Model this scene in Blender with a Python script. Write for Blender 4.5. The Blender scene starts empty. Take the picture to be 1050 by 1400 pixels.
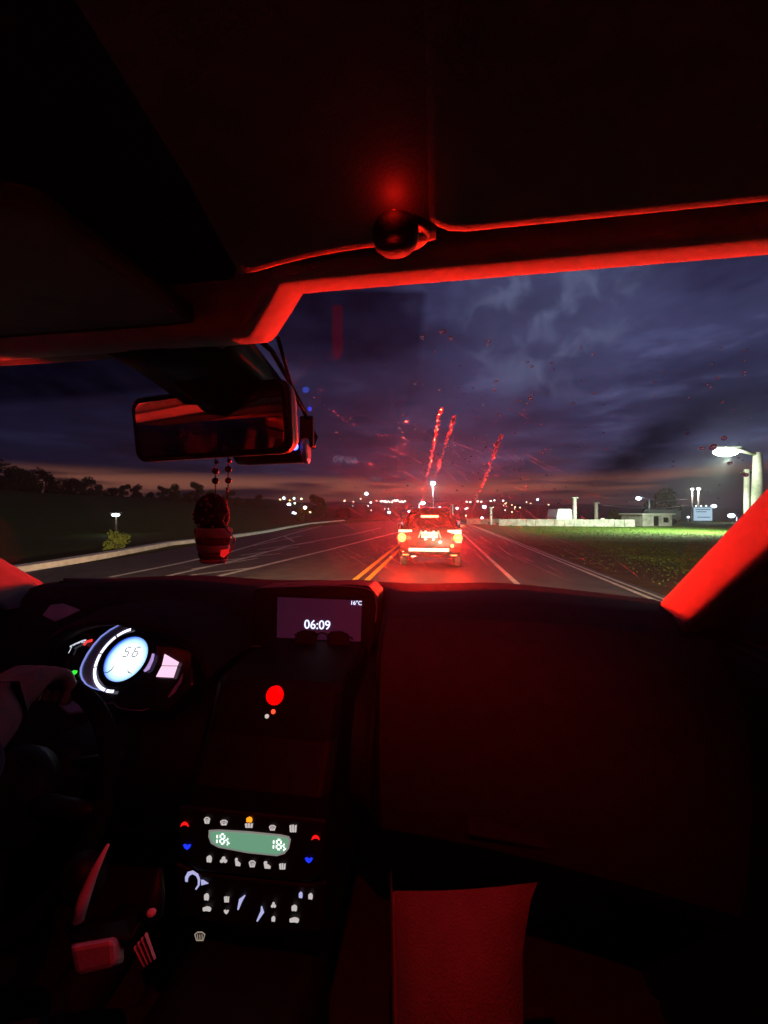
import bpy, bmesh, math, random
from mathutils import Vector, Matrix
random.seed(7)
SC = bpy.context.scene
COL = SC.collection
R = math.radians
V = Vector

# ------------------------------------------------------------------ camera, sky, exposure
CAM = V((0.0, 0.0, 1.42))
YAW = R(8.1)
FW = V((-math.sin(YAW), math.cos(YAW), 0)); RT = V((math.cos(YAW), math.sin(YAW), 0)); UP = V((0, 0, 1))
cd = bpy.data.cameras.new('camera'); cam = bpy.data.objects.new('camera', cd); COL.objects.link(cam)
cd.sensor_fit = 'VERTICAL'; cd.sensor_height = 36.0; cd.lens = 36.0 * 527 / 1400
cd.clip_start = 0.02; cd.clip_end = 6000
cam.location = CAM; cam.rotation_euler = (R(90), 0, YAW)
SC.camera = cam
SC.view_settings.view_transform = 'Standard'; SC.view_settings.look = 'None'
SC.view_settings.exposure = 0.0; SC.view_settings.gamma = 1.0; SC.view_settings.use_curve_mapping = False
SC.render.engine = 'CYCLES'
SC.cycles.max_bounces = 10; SC.cycles.transparent_max_bounces = 24; SC.cycles.transmission_bounces = 10
SC.cycles.sample_clamp_indirect = 6.0
SC.cycles.caustics_reflective = False
SC.cycles.use_denoising = True

w = bpy.data.worlds.new('World'); SC.world = w; w.use_nodes = True
nt = w.node_tree; nt.nodes.clear(); N = nt.nodes.new; Lk = nt.links.new
out = N('ShaderNodeOutputWorld'); bg = N('ShaderNodeBackground'); Lk(bg.outputs[0], out.inputs[0])
sky = N('ShaderNodeTexSky'); sky.sky_type = 'NISHITA'; sky.sun_disc = False
sky.sun_elevation = R(-2.5); sky.sun_rotation = R(-8); sky.altitude = 600; sky.dust_density = 2.0; sky.ozone_density = 3.0
tc = N('ShaderNodeTexCoord'); sep = N('ShaderNodeSeparateXYZ'); Lk(tc.outputs['Generated'], sep.inputs[0])
def vmath(op, a, b=None):
    n = N('ShaderNodeMath'); n.operation = op
    for i, v in enumerate((a, b)):
        if v is None: continue
        if isinstance(v, (int, float)): n.inputs[i].default_value = v
        else: Lk(v, n.inputs[i])
    return n.outputs[0]
# cloud layer: project the view direction on a flat deck so that clouds flatten towards the horizon
zc = vmath('MAXIMUM', vmath('ADD', sep.outputs[2], 0.06), 0.03)
cx = vmath('DIVIDE', sep.outputs[0], zc); cy = vmath('DIVIDE', sep.outputs[1], zc)
comb = N('ShaderNodeCombineXYZ'); Lk(cx, comb.inputs[0]); Lk(cy, comb.inputs[1])
n1 = N('ShaderNodeTexNoise'); n1.inputs['Scale'].default_value = 0.55; n1.inputs['Detail'].default_value = 6; n1.inputs['Roughness'].default_value = 0.58; Lk(comb.outputs[0], n1.inputs['Vector'])
n2 = N('ShaderNodeTexNoise'); n2.inputs['Scale'].default_value = 1.1; n2.inputs['Detail'].default_value = 6; n2.inputs['Roughness'].default_value = 0.6; Lk(comb.outputs[0], n2.inputs['Vector'])
def ramp(fac, stops, interp='EASE'):
    r = N('ShaderNodeValToRGB'); r.color_ramp.interpolation = interp; e = r.color_ramp.elements
    while len(e) < len(stops): e.new(0.5)
    for i, (p, c) in enumerate(stops):
        e[i].position = p; e[i].color = (*c, 1) if len(c) == 3 else c
    Lk(fac, r.inputs[0]); return r.outputs[0]
def mixc(fac, a, b, mode='MIX'):
    m = N('ShaderNodeMix'); m.data_type = 'RGBA'; m.blend_type = mode
    for s, v in ((0, fac), (6, a), (7, b)):
        if isinstance(v, (int, float)): m.inputs[s].default_value = v
        elif isinstance(v, tuple): m.inputs[s].default_value = (*v, 1)
        else: Lk(v, m.inputs[s])
    return m.outputs[2]
skyd = mixc(1.0, sky.outputs[0], (1.8, 1.2, 1.3), 'MULTIPLY')
# dusk clouds: slate blue, broken; the clear strip along the horizon keeps the afterglow
cover = ramp(n1.outputs[0], [(0.30, (0, 0, 0)), (0.60, (1, 1, 1))])
low = ramp(sep.outputs[2], [(0.0, (0, 0, 0)), (0.05, (0.08,) * 3), (0.105, (0.85,) * 3), (0.25, (1, 1, 1))])
cov = vmath('MULTIPLY', cover, low)
ccol = ramp(n2.outputs[0], [(0.28, (0.20, 0.21, 0.52)), (0.52, (0.36, 0.40, 0.95)), (0.64, (0.60, 0.68, 1.45)), (0.78, (1.3, 1.45, 2.4))])
allc = mixc(cov, skyd, ccol)
# afterglow of the sun below the horizon, seen in the gaps under the cloud deck
gx = N('ShaderNodeCombineXYZ'); Lk(vmath('MULTIPLY', sep.outputs[0], 2.2), gx.inputs[0]); Lk(vmath('MULTIPLY', sep.outputs[2], 26.0), gx.inputs[2]); Lk(vmath('MULTIPLY', sep.outputs[1], 2.2), gx.inputs[1])
n3 = N('ShaderNodeTexNoise'); n3.inputs['Scale'].default_value = 1.15; n3.inputs['Detail'].default_value = 5; Lk(gx.outputs[0], n3.inputs['Vector'])
band = ramp(sep.outputs[2], [(0.0, (.5, .5, .5)), (0.035, (.9, .9, .9)), (0.065, (1, 1, 1)), (0.10, (0, 0, 0))])
gap = ramp(n3.outputs[0], [(0.40, (0, 0, 0)), (0.58, (1, 1, 1))])
az = ramp(vmath('ADD', vmath('MULTIPLY', sep.outputs[1], .5), .5), [(0.55, (0, 0, 0)), (0.9, (1, 1, 1))])
gl_ = vmath('MULTIPLY', vmath('MULTIPLY', band, gap), az)
dim = ramp(vmath('ADD', vmath('MULTIPLY', sep.outputs[0], .5), .5), [(0.10, (.13, .17, .25)), (0.40, (.48, .48, .58)), (0.62, (1.1, 1.12, 1.22))])
allc = mixc(1.0, allc, dim, 'MULTIPLY')
# a thinner break in the clouds, brighter and bluer
bd = (FW + RT * ((752 - 525) / 527) + UP * ((700 - 428) / 527)).normalized()
dv_ = N('ShaderNodeVectorMath'); dv_.operation = 'DOT_PRODUCT'; dv_.inputs[1].default_value = bd; Lk(tc.outputs['Generated'], dv_.inputs[0])
lobe = ramp(dv_.outputs['Value'], [(0.972, (0, 0, 0)), (1.0, (1, 1, 1))])
n4 = N('ShaderNodeTexNoise'); n4.inputs['Scale'].default_value = 14; n4.inputs['Detail'].default_value = 5; n4.inputs['Distortion'].default_value = .6; Lk(tc.outputs['Generated'], n4.inputs['Vector'])
allc = mixc(vmath('MULTIPLY', lobe, ramp(n4.outputs[0], [(0.44, (.18,) * 3), (0.68, (1, 1, 1))])), allc, (.85, 1.02, 1.9))
allc = mixc(gl_, allc, (3.6, 1.25, .72))
Lk(allc, bg.inputs[0]); bg.inputs[1].default_value = 0.12

# ------------------------------------------------------------------ pixel -> world helpers (each with a real distance)
def ray(px, py): return FW + RT * ((px - 525) / 527) + UP * ((700 - py) / 527)
def P(px, py, d): return CAM + ray(px, py) * d
def G(px, py, z=0.0):
    r = ray(px, py); return CAM + r * ((z - CAM.z) / r.z)

# ------------------------------------------------------------------ materials
MATS = {}
def mat(name, col, rough=0.6, metal=0.0, var=0.15, scale=30.0, bump=0.0, bscale=None, spec=0.4, coat=0.0, trans=None):
    if name in MATS: return MATS[name]
    m = bpy.data.materials.new(name); m.use_nodes = True; t = m.node_tree; b = t.nodes['Principled BSDF']
    b.inputs['Roughness'].default_value = rough; b.inputs['Metallic'].default_value = metal
    b.inputs['Specular IOR Level'].default_value = spec; b.inputs['Coat Weight'].default_value = coat
    tc = t.nodes.new('ShaderNodeTexCoord'); n = t.nodes.new('ShaderNodeTexNoise')
    n.inputs['Scale'].default_value = scale; n.inputs['Detail'].default_value = 5
    t.links.new(tc.outputs['Object'], n.inputs['Vector'])
    r = t.nodes.new('ShaderNodeValToRGB'); e = r.color_ramp.elements
    e[0].position = 0.3; e[1].position = 0.7
    e[0].color = (*[c * (1 - var) for c in col], 1); e[1].color = (*[min(1, c * (1 + var)) for c in col], 1)
    t.links.new(n.outputs[0], r.inputs[0]); t.links.new(r.outputs[0], b.inputs['Base Color'])
    if bump:
        n2 = t.nodes.new('ShaderNodeTexNoise'); n2.inputs['Scale'].default_value = bscale or scale * 6; n2.inputs['Detail'].default_value = 4
        t.links.new(tc.outputs['Object'], n2.inputs['Vector'])
        bp = t.nodes.new('ShaderNodeBump'); bp.inputs['Strength'].default_value = bump; bp.inputs['Distance'].default_value = 0.01
        t.links.new(n2.outputs[0], bp.inputs['Height']); t.links.new(bp.outputs[0], b.inputs['Normal'])
    MATS[name] = m; return m
def emit(name, col, k):
    if name in MATS: return MATS[name]
    m = bpy.data.materials.new(name); m.use_nodes = True; t = m.node_tree; b = t.nodes['Principled BSDF']
    b.inputs['Base Color'].default_value = (*[0.02 + 0.3 * c for c in col], 1); b.inputs['Roughness'].default_value = 0.4
    n = t.nodes.new('ShaderNodeTexNoise'); n.inputs['Scale'].default_value = 90
    r = t.nodes.new('ShaderNodeMapRange'); r.inputs['To Min'].default_value = k * 0.9; r.inputs['To Max'].default_value = k * 1.1
    t.links.new(n.outputs[0], r.inputs[0]); t.links.new(r.outputs[0], b.inputs['Emission Strength'])
    b.inputs['Emission Color'].default_value = (*col, 1)
    MATS[name] = m; return m

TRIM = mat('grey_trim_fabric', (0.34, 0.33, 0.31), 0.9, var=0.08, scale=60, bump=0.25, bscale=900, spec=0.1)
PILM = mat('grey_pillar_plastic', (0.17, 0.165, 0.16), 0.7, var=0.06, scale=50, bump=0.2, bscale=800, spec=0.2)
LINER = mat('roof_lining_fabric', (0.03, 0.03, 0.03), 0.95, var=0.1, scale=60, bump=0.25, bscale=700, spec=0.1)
VIS = mat('visor_vinyl', (0.13, 0.125, 0.125), 0.75, var=0.1, scale=40, bump=0.2, bscale=600, spec=0.2)
DASH = mat('dash_plastic', (0.007, 0.0068, 0.0068), 0.75, var=0.15, scale=40, bump=0.3, bscale=500, spec=0.25)
BLACK = mat('black_plastic', (0.006, 0.006, 0.006), 0.55, var=0.2, scale=50, spec=0.2)
GLOSS = mat('piano_black', (0.01, 0.01, 0.012), 0.15, var=0.2, scale=50, spec=0.5)
CHROME = mat('satin_chrome', (0.55, 0.55, 0.57), 0.25, 1.0, var=0.05)
SEATM = mat('seat_fabric', (0.16, 0.155, 0.15), 0.95, var=0.2, scale=120, bump=0.3, bscale=900, spec=0.1)
RUB = mat('rubber', (0.02, 0.02, 0.02), 0.85, var=0.2, bump=0.2)

# ------------------------------------------------------------------ mesh helpers
class MB:
    def __init__(s): s.v = []; s.f = []
    def add(s, vs, fs):
        o = len(s.v); s.v += [V(p) for p in vs]; s.f += [tuple(i + o for i in f) for f in fs]; return s
    def box(s, c, sz, M=None):
        c = V(c); h = V(sz) / 2; vs = []
        for x in (-1, 1):
            for y in (-1, 1):
                for z in (-1, 1):
                    p = V((x * h.x, y * h.y, z * h.z)); vs.append(c + (M @ p if M else p))
        return s.add(vs, [(0, 1, 3, 2), (4, 6, 7, 5), (0, 4, 5, 1), (2, 3, 7, 6), (0, 2, 6, 4), (1, 5, 7, 3)])
    def tube(s, pts, r, n=10, cap=True):
        pts = [V(p) for p in pts]; m = len(pts)
        rs = r if isinstance(r, (list, tuple)) else [r] * m
        up = V((0.13, 0.21, 0.97)); vs = []
        for i, p in enumerate(pts):
            t = (pts[min(i + 1, m - 1)] - pts[max(i - 1, 0)]).normalized()
            a = t.cross(up)
            if a.length < 1e-3: a = t.cross(V((1, 0, 0)))
            a.normalize(); b = t.cross(a)
            for k in range(n):
                q = 2 * math.pi * k / n; vs.append(p + (a * math.cos(q) + b * math.sin(q)) * rs[i])
        fs = [(i * n + k, i * n + (k + 1) % n, (i + 1) * n + (k + 1) % n, (i + 1) * n + k) for i in range(m - 1) for k in range(n)]
        if cap: fs += [tuple(range(n - 1, -1, -1)), tuple((m - 1) * n + k for k in range(n))]
        return s.add(vs, fs)
    def grid(s, rows, close=False):
        n = len(rows[0]); vs = [p for r in rows for p in r]; fs = []
        for i in range(len(rows) - 1):
            for k in range(n if close else n - 1):
                a = i * n + k; b = i * n + (k + 1) % n; fs.append((a, b, b + n, a + n))
        return s.add(vs, fs)
    def loft(s, rings):
        n = len(rings[0]); s.grid(rings, True); o = len(s.v) - n * len(rings)
        s.f += [tuple(o + k for k in range(n - 1, -1, -1)), tuple(o + (len(rings) - 1) * n + k for k in range(n))]; return s
    def prism(s, poly, d):
        d = V(d); return s.loft([[V(p) for p in poly], [V(p) + d for p in poly]])
    def sphere(s, c, r, nu=14, nv=9, M=None):
        c = V(c); r = V((r, r, r)) if isinstance(r, (int, float)) else V(r); rows = []
        for j in range(nv + 1):
            t = math.pi * (j / nv); t = min(max(t, 0.02), math.pi - 0.02); row = []
            for i in range(nu):
                q = 2 * math.pi * i / nu
                p = V((r.x * math.sin(t) * math.cos(q), r.y * math.sin(t) * math.sin(q), r.z * math.cos(t)))
                row.append(c + (M @ p if M else p))
            rows.append(row)
        return s.loft(rows)
    def lathe(s, prof, c, axis, n=24):
        axis = V(axis).normalized(); a = axis.orthogonal().normalized(); b = axis.cross(a); c = V(c)
        return s.loft([[c + axis * h + (a * math.cos(2 * math.pi * k / n) + b * math.sin(2 * math.pi * k / n)) * r for k in range(n)] for (r, h) in prof])
    def build(s, name, m, parent=None, smooth=False, bevel=0.0, label=None, kind=None, solid=0.0, sub=0, seg=2):
        me = bpy.data.meshes.new(name)
        o0 = V((0, 0, 0)); q = parent
        while q is not None: o0 += q.location; q = q.parent
        me.from_pydata([p - o0 for p in s.v], [], s.f); me.validate()
        bm = bmesh.new(); bm.from_mesh(me); bmesh.ops.recalc_face_normals(bm, faces=bm.faces); bm.to_mesh(me); bm.free()
        me.materials.append(m)
        if smooth: me.polygons.foreach_set('use_smooth', [True] * len(me.polygons))
        o = bpy.data.objects.new(name, me); COL.objects.link(o)
        if parent: o.parent = parent
        if solid:
            md = o.modifiers.new('solid', 'SOLIDIFY'); md.thickness = solid; md.offset = 0
        if sub:
            md = o.modifiers.new('sub', 'SUBSURF'); md.levels = md.render_levels = sub
        if bevel:
            md = o.modifiers.new('bevel', 'BEVEL'); md.width = bevel; md.segments = seg; md.limit_method = 'ANGLE'; md.angle_limit = R(35)
        if label: o['label'] = label
        if kind: o['kind'] = kind
        return o
def tag(o, label, cat, group=None):
    o['label'] = label; o['category'] = cat
    if group: o['group'] = group
    return o
def thing(name, label, cat, loc=(0, 0, 0), group=None):
    o = bpy.data.objects.new(name, None); COL.objects.link(o); o.location = loc; o.empty_display_size = 0.1
    return tag(o, label, cat, group)
def copy_tree(o, parent=None, loc=None, rz=None, scale=None, label=None):
    c = o.copy(); COL.objects.link(c)
    if parent: c.parent = parent
    if loc is not None: c.location = loc
    if rz is not None: c.rotation_euler = (0, 0, rz)
    if scale is not None: c.scale = scale if isinstance(scale, tuple) else (scale,) * 3
    if label: c['label'] = label
    for ch in [x for x in bpy.data.objects if x.parent == o]: copy_tree(ch, c)
    return c
def smooth01(x): x = min(1, max(0, x)); return x * x * (3 - 2 * x)
def lamp(name, kind, loc, power, col, parent=None, target=None, **kw):
    l = bpy.data.lights.new(name, kind); l.energy = power; l.color = col
    for k, v in kw.items(): setattr(l, k, v)
    o = bpy.data.objects.new(name, l); COL.objects.link(o)
    loc = V(loc)
    if target is not None: o.rotation_euler = (V(target) - loc).to_track_quat('-Z', 'Y').to_euler()
    if parent:
        o0 = V((0, 0, 0)); q = parent
        while q is not None: o0 += q.location; q = q.parent
        loc = loc - o0; o.parent = parent
    o.location = loc; return o

# ================================================================== GROUND, ROAD
def hgt(x, y):
    """terrain height; flat along the road corridor"""
    z = 0.0
    dl = max(0, -x - 20 - 0.02 * max(0, y))
    z += 9.5 * smooth01(dl / 50) * smooth01((y + 20) / 40) * (0.75 + 0.25 * math.sin(x * 0.05 + y * 0.03))
    z -= 2.5 * smooth01((y - 60) / 120)
    z += 30 * smooth01((y - 260) / 700) * (0.7 + 0.2 * math.sin(x * 0.008 + 1) + 0.12 * math.sin(x * 0.021 + 0.6))
    return z
def ground_material():
    m = bpy.data.materials.new('verge_grass'); m.use_nodes = True; t = m.node_tree; b = t.nodes['Principled BSDF']
    tc = t.nodes.new('ShaderNodeTexCoord'); a = t.nodes.new('ShaderNodeTexNoise'); a.inputs['Scale'].default_value = 0.35; a.inputs['Detail'].default_value = 8
    c = t.nodes.new('ShaderNodeTexNoise'); c.inputs['Scale'].default_value = 9; c.inputs['Detail'].default_value = 6
    t.links.new(tc.outputs['Object'], a.inputs['Vector']); t.links.new(tc.outputs['Object'], c.inputs['Vector'])
    r = t.nodes.new('ShaderNodeValToRGB'); e = r.color_ramp.elements
    e[0].position = 0.3; e[0].color = (0.032, 0.055, 0.009, 1); e[1].position = 0.7; e[1].color = (0.06, 0.10, 0.015, 1)
    ad = t.nodes.new('ShaderNodeMath'); ad.operation = 'ADD'; ad.use_clamp = True
    mu = t.nodes.new('ShaderNodeMath'); mu.operation = 'MULTIPLY'; mu.inputs[1].default_value = 0.5
    mu2 = t.nodes.new('ShaderNodeMath'); mu2.operation = 'MULTIPLY'; mu2.inputs[1].default_value = 0.5
    t.links.new(a.outputs[0], mu.inputs[0]); t.links.new(c.outputs[0], mu2.inputs[0]); t.links.new(mu.outputs[0], ad.inputs[0]); t.links.new(mu2.outputs[0], ad.inputs[1])
    t.links.new(ad.outputs[0], r.inputs[0]); t.links.new(r.outputs[0], b.inputs['Base Color']); b.inputs['Roughness'].default_value = 0.9
    b.inputs['Specular IOR Level'].default_value = 0.15
    bp = t.nodes.new('ShaderNodeBump'); bp.inputs['Strength'].default_value = 0.7; bp.inputs['Distance'].default_value = 0.08
    t.links.new(c.outputs[0], bp.inputs['Height']); t.links.new(bp.outputs[0], b.inputs['Normal'])
    return m
GRASS = ground_material()
ys = [-30 + 6 * i for i in range(24)] + [114 + 30 * i for i in range(50)]
xs = [-900, -700, -520, -400, -300, -220, -160, -120, -90, -70, -55, -44, -36, -30, -25, -21, -18, -15.5, -13.5, -11, -6, 0, 6, 12, 18, 26, 36, 50, 70, 90, 120, 160, 220, 300, 400, 520, 700, 900]
MB().grid([[V((x, y, hgt(x, y) - (0.03 if -12 < x < 6 else 0))) for x in xs] for y in ys]).build('ground', GRASS, smooth=True, kind='structure')

ASPH = mat('asphalt', (0.048, 0.046, 0.044), 0.55, var=0.35, scale=1.7, bump=0.5, bscale=160, spec=0.4)
ASPH2 = mat('old_asphalt', (0.075, 0.07, 0.064), 0.65, var=0.3, scale=2.3, bump=0.5, bscale=140, spec=0.3)
DIRT = mat('gravelly_soil', (0.075, 0.055, 0.035), 0.95, var=0.4, scale=1.5, bump=0.8, bscale=40, spec=0.1)
def ribbon(poly_l, poly_r, z0):
    return MB().grid([[V((a[0], a[1], hgt(a[0], a[1]) + z0)), V((b[0], b[1], hgt(b[0], b[1]) + z0))] for a, b in zip(poly_l, poly_r)])
ry = [-20, 0, 4, 6, 8, 10, 12, 15, 20, 26, 34, 44, 56, 70, 85, 100, 120, 150, 180, 220]
def bend(y): return -0.0009 * max(0, y - 30) ** 2 * (1 if y < 110 else 0) + (-0.0009 * 80 * 80 - 0.14 * (y - 110) if y >= 110 else 0)
def left_edge(y): return -9.6 + bend(y) - 2.4 * smooth01((y - 8) / 22) + 6.6 * smooth01((y - 34) / 50)
ribbon([(left_edge(y), y) for y in ry], [(3.78 + bend(y), y) for y in ry], 0.004).build('road', ASPH, kind='structure')
ribbon([(3.78 + bend(y), y) for y in ry], [(6.1 + 0.5 * math.sin(y * 0.4) + bend(y), y) for y in ry], 0.008).build('dirt_shoulder', DIRT, kind='structure')
# older, paler asphalt patch on the oncoming side
ribbon([(-4.2 + bend(y), y) for y in ry[1:16]], [(-2.35 + bend(y), y) for y in ry[1:16]], 0.008).build('road_patch', ASPH2, kind='structure')
# painted lines, each a sheet 4 mm above what it lies on
YEL = mat('yellow_road_paint', (0.85, 0.56, 0.05), 0.55, var=0.25, scale=6, bump=0.2)
WHT = mat('white_road_paint', (0.55, 0.53, 0.49), 0.55, var=0.3, scale=5, bump=0.2)
ly = [2, 4, 6, 8, 10, 12, 15, 20, 26, 34, 44, 56, 70, 85, 100]
for x in (-1.73, -1.47):
    ribbon([(x - 0.06 + bend(y), y) for y in ly], [(x + 0.06 + bend(y), y) for y in ly], 0.012).build('yellow_line', YEL, kind='structure')
for x, hw in ((1.52, 0.055), (3.42, 0.045), (3.60, 0.03)):
    ribbon([(x - hw + bend(y), y) for y in ly], [(x + hw + bend(y), y) for y in ly], 0.013).build('edge_line', WHT, kind='structure')
def line_px(pts, wd, z=0.014):
    g = [G(*p) for p in pts]; mb = MB(); rows = []
    for i, p in enumerate(g):
        t = (g[min(i + 1, len(g) - 1)] - g[max(i - 1, 0)]).normalized(); n = V((-t.y, t.x, 0)) * wd / 2
        rows.append([V((p.x + n.x, p.y + n.y, z)), V((p.x - n.x, p.y - n.y, z))])
    return mb.grid(rows)
line_px([(60, 850), (301, 788), (380, 769), (450, 752), (516, 735), (548, 727)], 0.16).build('median_line', WHT, kind='structure')
line_px([(200, 795), (330, 765), (398, 746), (484, 730.5), (520, 722)], 0.14).build('median_line', WHT, kind='structure')
line_px([(150, 790), (240, 772), (315, 755), (395, 731), (440, 719)], 0.14).build('median_line', WHT, kind='structure')
for a, b in (((215, 793), (345, 777)), ((262, 779), (352, 764)), ((300, 768), (384, 757)), ((330, 760), (408, 748)), ((352, 752), (430, 742)), ((345, 747), (412, 733)), ((402, 741), (388, 733)), ((372, 741), (400, 736))):
    line_px([a, b], 0.10, 0.018).build('hatch_bar', WHT, kind='structure')
# concrete kerb along the far left of the road
KERBM = mat('kerb_concrete', (0.46, 0.43, 0.39), 0.85, var=0.2, scale=4, bump=0.4)
kp = [G(*p) for p in ((-60, 795), (20, 782), (70, 774), (150, 760), (230, 745), (300, 737), (360, 728.5), (392, 722), (423, 716.5), (470, 712))]
kb = MB()
rings = []
for i, p in enumerate(kp):
    t = (kp[min(i + 1, len(kp) - 1)] - kp[max(i - 1, 0)]).normalized(); n = V((-t.y, t.x, 0))
    q = V((p.x, p.y, -0.05)); rings.append([q - n * 0.16, q - n * 0.14 + V((0, 0, 0.18)), q + n * 0.14 + V((0, 0, 0.20)), q + n * 0.16])
kb.loft(rings).build('kerb', KERBM, bevel=0.02, kind='structure')

# ================================================================== TREES
BARK = mat('bark', (0.07, 0.05, 0.035), 0.95, var=0.4, scale=8, bump=0.6)
LEAF = mat('dark_foliage', (0.045, 0.065, 0.02), 0.8, var=0.5, scale=2.0, spec=0.2)
LEAFL = mat('pale_foliage', (0.10, 0.14, 0.025), 0.8, var=0.4, scale=3.0, spec=0.2)
def tree_proto(name, label, seed, h, wdt, nleaf, leafm, lsize, low=0.25):
    rnd = random.Random(seed)
    t = thing(name, label, 'tree' if h > 2.4 else 'bush')
    tr = MB(); pts = [V((0, 0, -0.6))]
    for i in range(1, 6): pts.append(V((rnd.uniform(-.1, .1) * i * .4, rnd.uniform(-.1, .1) * i * .4, h * 0.13 * i)))
    tr.tube(pts, [h * .035 * (1 - .13 * i) for i in range(6)], 8)
    cl = []
    for k in range(9):
        a = rnd.uniform(0, 6.28); e = V((math.cos(a) * wdt * rnd.uniform(.2, .42), math.sin(a) * wdt * rnd.uniform(.2, .42), h * rnd.uniform(low + .15, .92)))
        b = pts[rnd.randint(2, 5)]; tr.tube([b, (b + e) / 2 + V((0, 0, .05 * h)), e], [h * .014, h * .01, h * .004], 5); cl.append((e, wdt * rnd.uniform(.17, .30)))
    cl.append((V((0, 0, h * .82)), wdt * .25))
    tr.build('trunk', BARK, t)
    cr = MB()
    for k in range(nleaf):
        c, r = cl[k % len(cl)]
        d = V((rnd.gauss(0, 1), rnd.gauss(0, 1), rnd.gauss(0, .8))); d = d.normalized() * r * rnd.random() ** .4
        p = c + d; p.z = max(p.z, h * low * .6)
        u = V((rnd.gauss(0, 1), rnd.gauss(0, 1), rnd.gauss(0, 1))).normalized(); v = u.orthogonal().normalized(); s = lsize * rnd.uniform(.5, 1.3)
        cr.add([p - u * s, p + v * s * .5, p + u * s, p - v * s * .5], [(0, 1, 2, 3)])
    cr.build('crown', leafm, t)
    return t
def on_ground(px, d):
    p = P(px, 700, d); return V((p.x, p.y, hgt(p.x, p.y)))
protos = [tree_proto('tree', '', s, h, wd, 2600, LEAF, .34, .05) for s, h, wd in ((1, 7, 6), (2, 5.5, 6.5), (3, 8.5, 6))]
TREES = []
rt = random.Random(5)
for i, px in enumerate([-10, 22, 40, 62, 84, 104, 124, 150, 168, 186, 205, 222, 238, 254, 270, 285, 298, 312, 325, 338, 352, 364]):
    TREES.append((px, 70 + (i * 37) % 34 - 8 * (px > 280), ((0.40 + .40 * max(0, 1 - px / 210)) if px < 290 else .30) * (1 + .22 * math.sin(i * 2.3)), i % 3, 'dark tree on the left-hand hillside', 'dark trees along the hillside'))
TREES = [(p, d, s, k, 'dark broadleaf tree in the row along the unlit hillside', 'dark trees along the hillside') for (p, d, s, k, _, _2) in TREES]
TREES += [(436, 85, 0.62, 2, 'dark dome-shaped tree standing alone above the road beside the town lights', None),
          (468, 110, .62, 1, 'low dark tree below the pole-less white light on the hill', None),
          (905, 62, 0.72, 0, 'dark rounded tree behind the pale shed and twin lamp posts', None),
          (842, 48, 0.30, 1, 'small dim tree at the end of the low white wall', None)]
used = set()
for px, d, s, k, lab, grp in TREES:
    loc = on_ground(px, d); t = protos[k]
    if k in used: t = copy_tree(protos[k], loc=loc, rz=px * 1.7, scale=s)
    else: t.location = loc; t.rotation_euler.z = px * 1.7; t.scale = (s,) * 3; used.add(k)
    t['label'] = lab; t.location.z -= .6 * s
    if grp: t['group'] = grp
    elif 'group' in t: del t['group']
b1 = tree_proto('bush', 'small bush lit yellow green by the lamp near the long kerb', 11, 1.5, 1.9, 900, LEAFL, .10, .0); b1.location = G(160, 755); b1.scale = (.45,) * 3
b1.location.z = hgt(b1.location.x, b1.location.y)
b2 = copy_tree(b1, loc=on_ground(414, 62), rz=1.2, scale=1.3, label='bright green bush below the cluster of town lights where the kerb ends')

# ================================================================== STREET LAMPS AND TOWN LIGHTS
CONC = mat('lamp_post_concrete', (0.42, 0.40, 0.36), 0.85, var=0.15, scale=5, bump=0.3)
GALV = mat('galvanised_post', (0.40, 0.41, 0.42), 0.5, 0.6, var=0.15, scale=8)
HOUSING = mat('lamp_housing', (0.25, 0.25, 0.25), 0.5, 0.3)
def street_lamp(label, px, py, d, wpx, col, k, power=0, group=None, base=None, name='street_lamp', side=1, pr=0.09, pm=None, arm=True, hpx=None, aim=None):
    """post, arm, housing and lens; wpx = apparent lens width"""
    hd = P(px, py, d); wm = max(wpx * d / 527, 0.12); hm = (hpx or wpx * .6) * d / 527
    base = base if base is not None else V((hd.x + side * (0.5 * wm + .25) if arm else hd.x, hd.y + .05, hgt(hd.x, hd.y) - .2))
    if base.z > hd.z - 1.5: base.z = hd.z - 5.0
    t = thing(name, label, 'street lamp', base, group)
    top = V((base.x, base.y, hd.z - .02)); 
    MB().tube([base, (base + top) / 2, top], [pr * 1.25, pr * 1.1, pr * .8], 10).build('post', pm or GALV, t, smooth=True)
    if arm:
        MB().tube([top - V((0, 0, .15)), top.lerp(hd, .5) + V((0, 0, .1)), hd + V((0, 0, hm * .5 + .03))], max(.03, pr * .45), 8).build('arm', pm or GALV, t, smooth=True)
    hs = MB().box(hd + V((0, .03, hm * .5 + .03)), (wm * 1.15, .3, .06)).build('lamp_head', HOUSING, t, bevel=.02)
    MB().sphere(hd, (wm / 2, .14, hm / 2), 12, 8).build('lens', emit('lamp_glow_%d_%d_%d_%d' % (col[0] * 100, col[1] * 100, col[2] * 100, k), col, k), hs, smooth=True)
    if power and aim is not None:
        lamp('lamp_spill', 'POINT', hd - V((0, .4, hm * .5 + .3)), power * .02, col, t, shadow_soft_size=.2)
        lamp('lamp_light', 'SPOT', hd - V((0, .25, hm * .5 + .12)), power, col, t, target=aim, spot_size=R(148), spot_blend=1.0, shadow_soft_size=.15)
    elif power:
        lamp('lamp_light', 'POINT', hd - V((0, .25, hm * .5 + .12)), power, col, t, shadow_soft_size=.1)
    return t
WC = (0.75, 0.9, 1.0); WARM = (1.0, 0.72, 0.38); GRN = (0.82, 1.0, 0.72)
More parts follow.
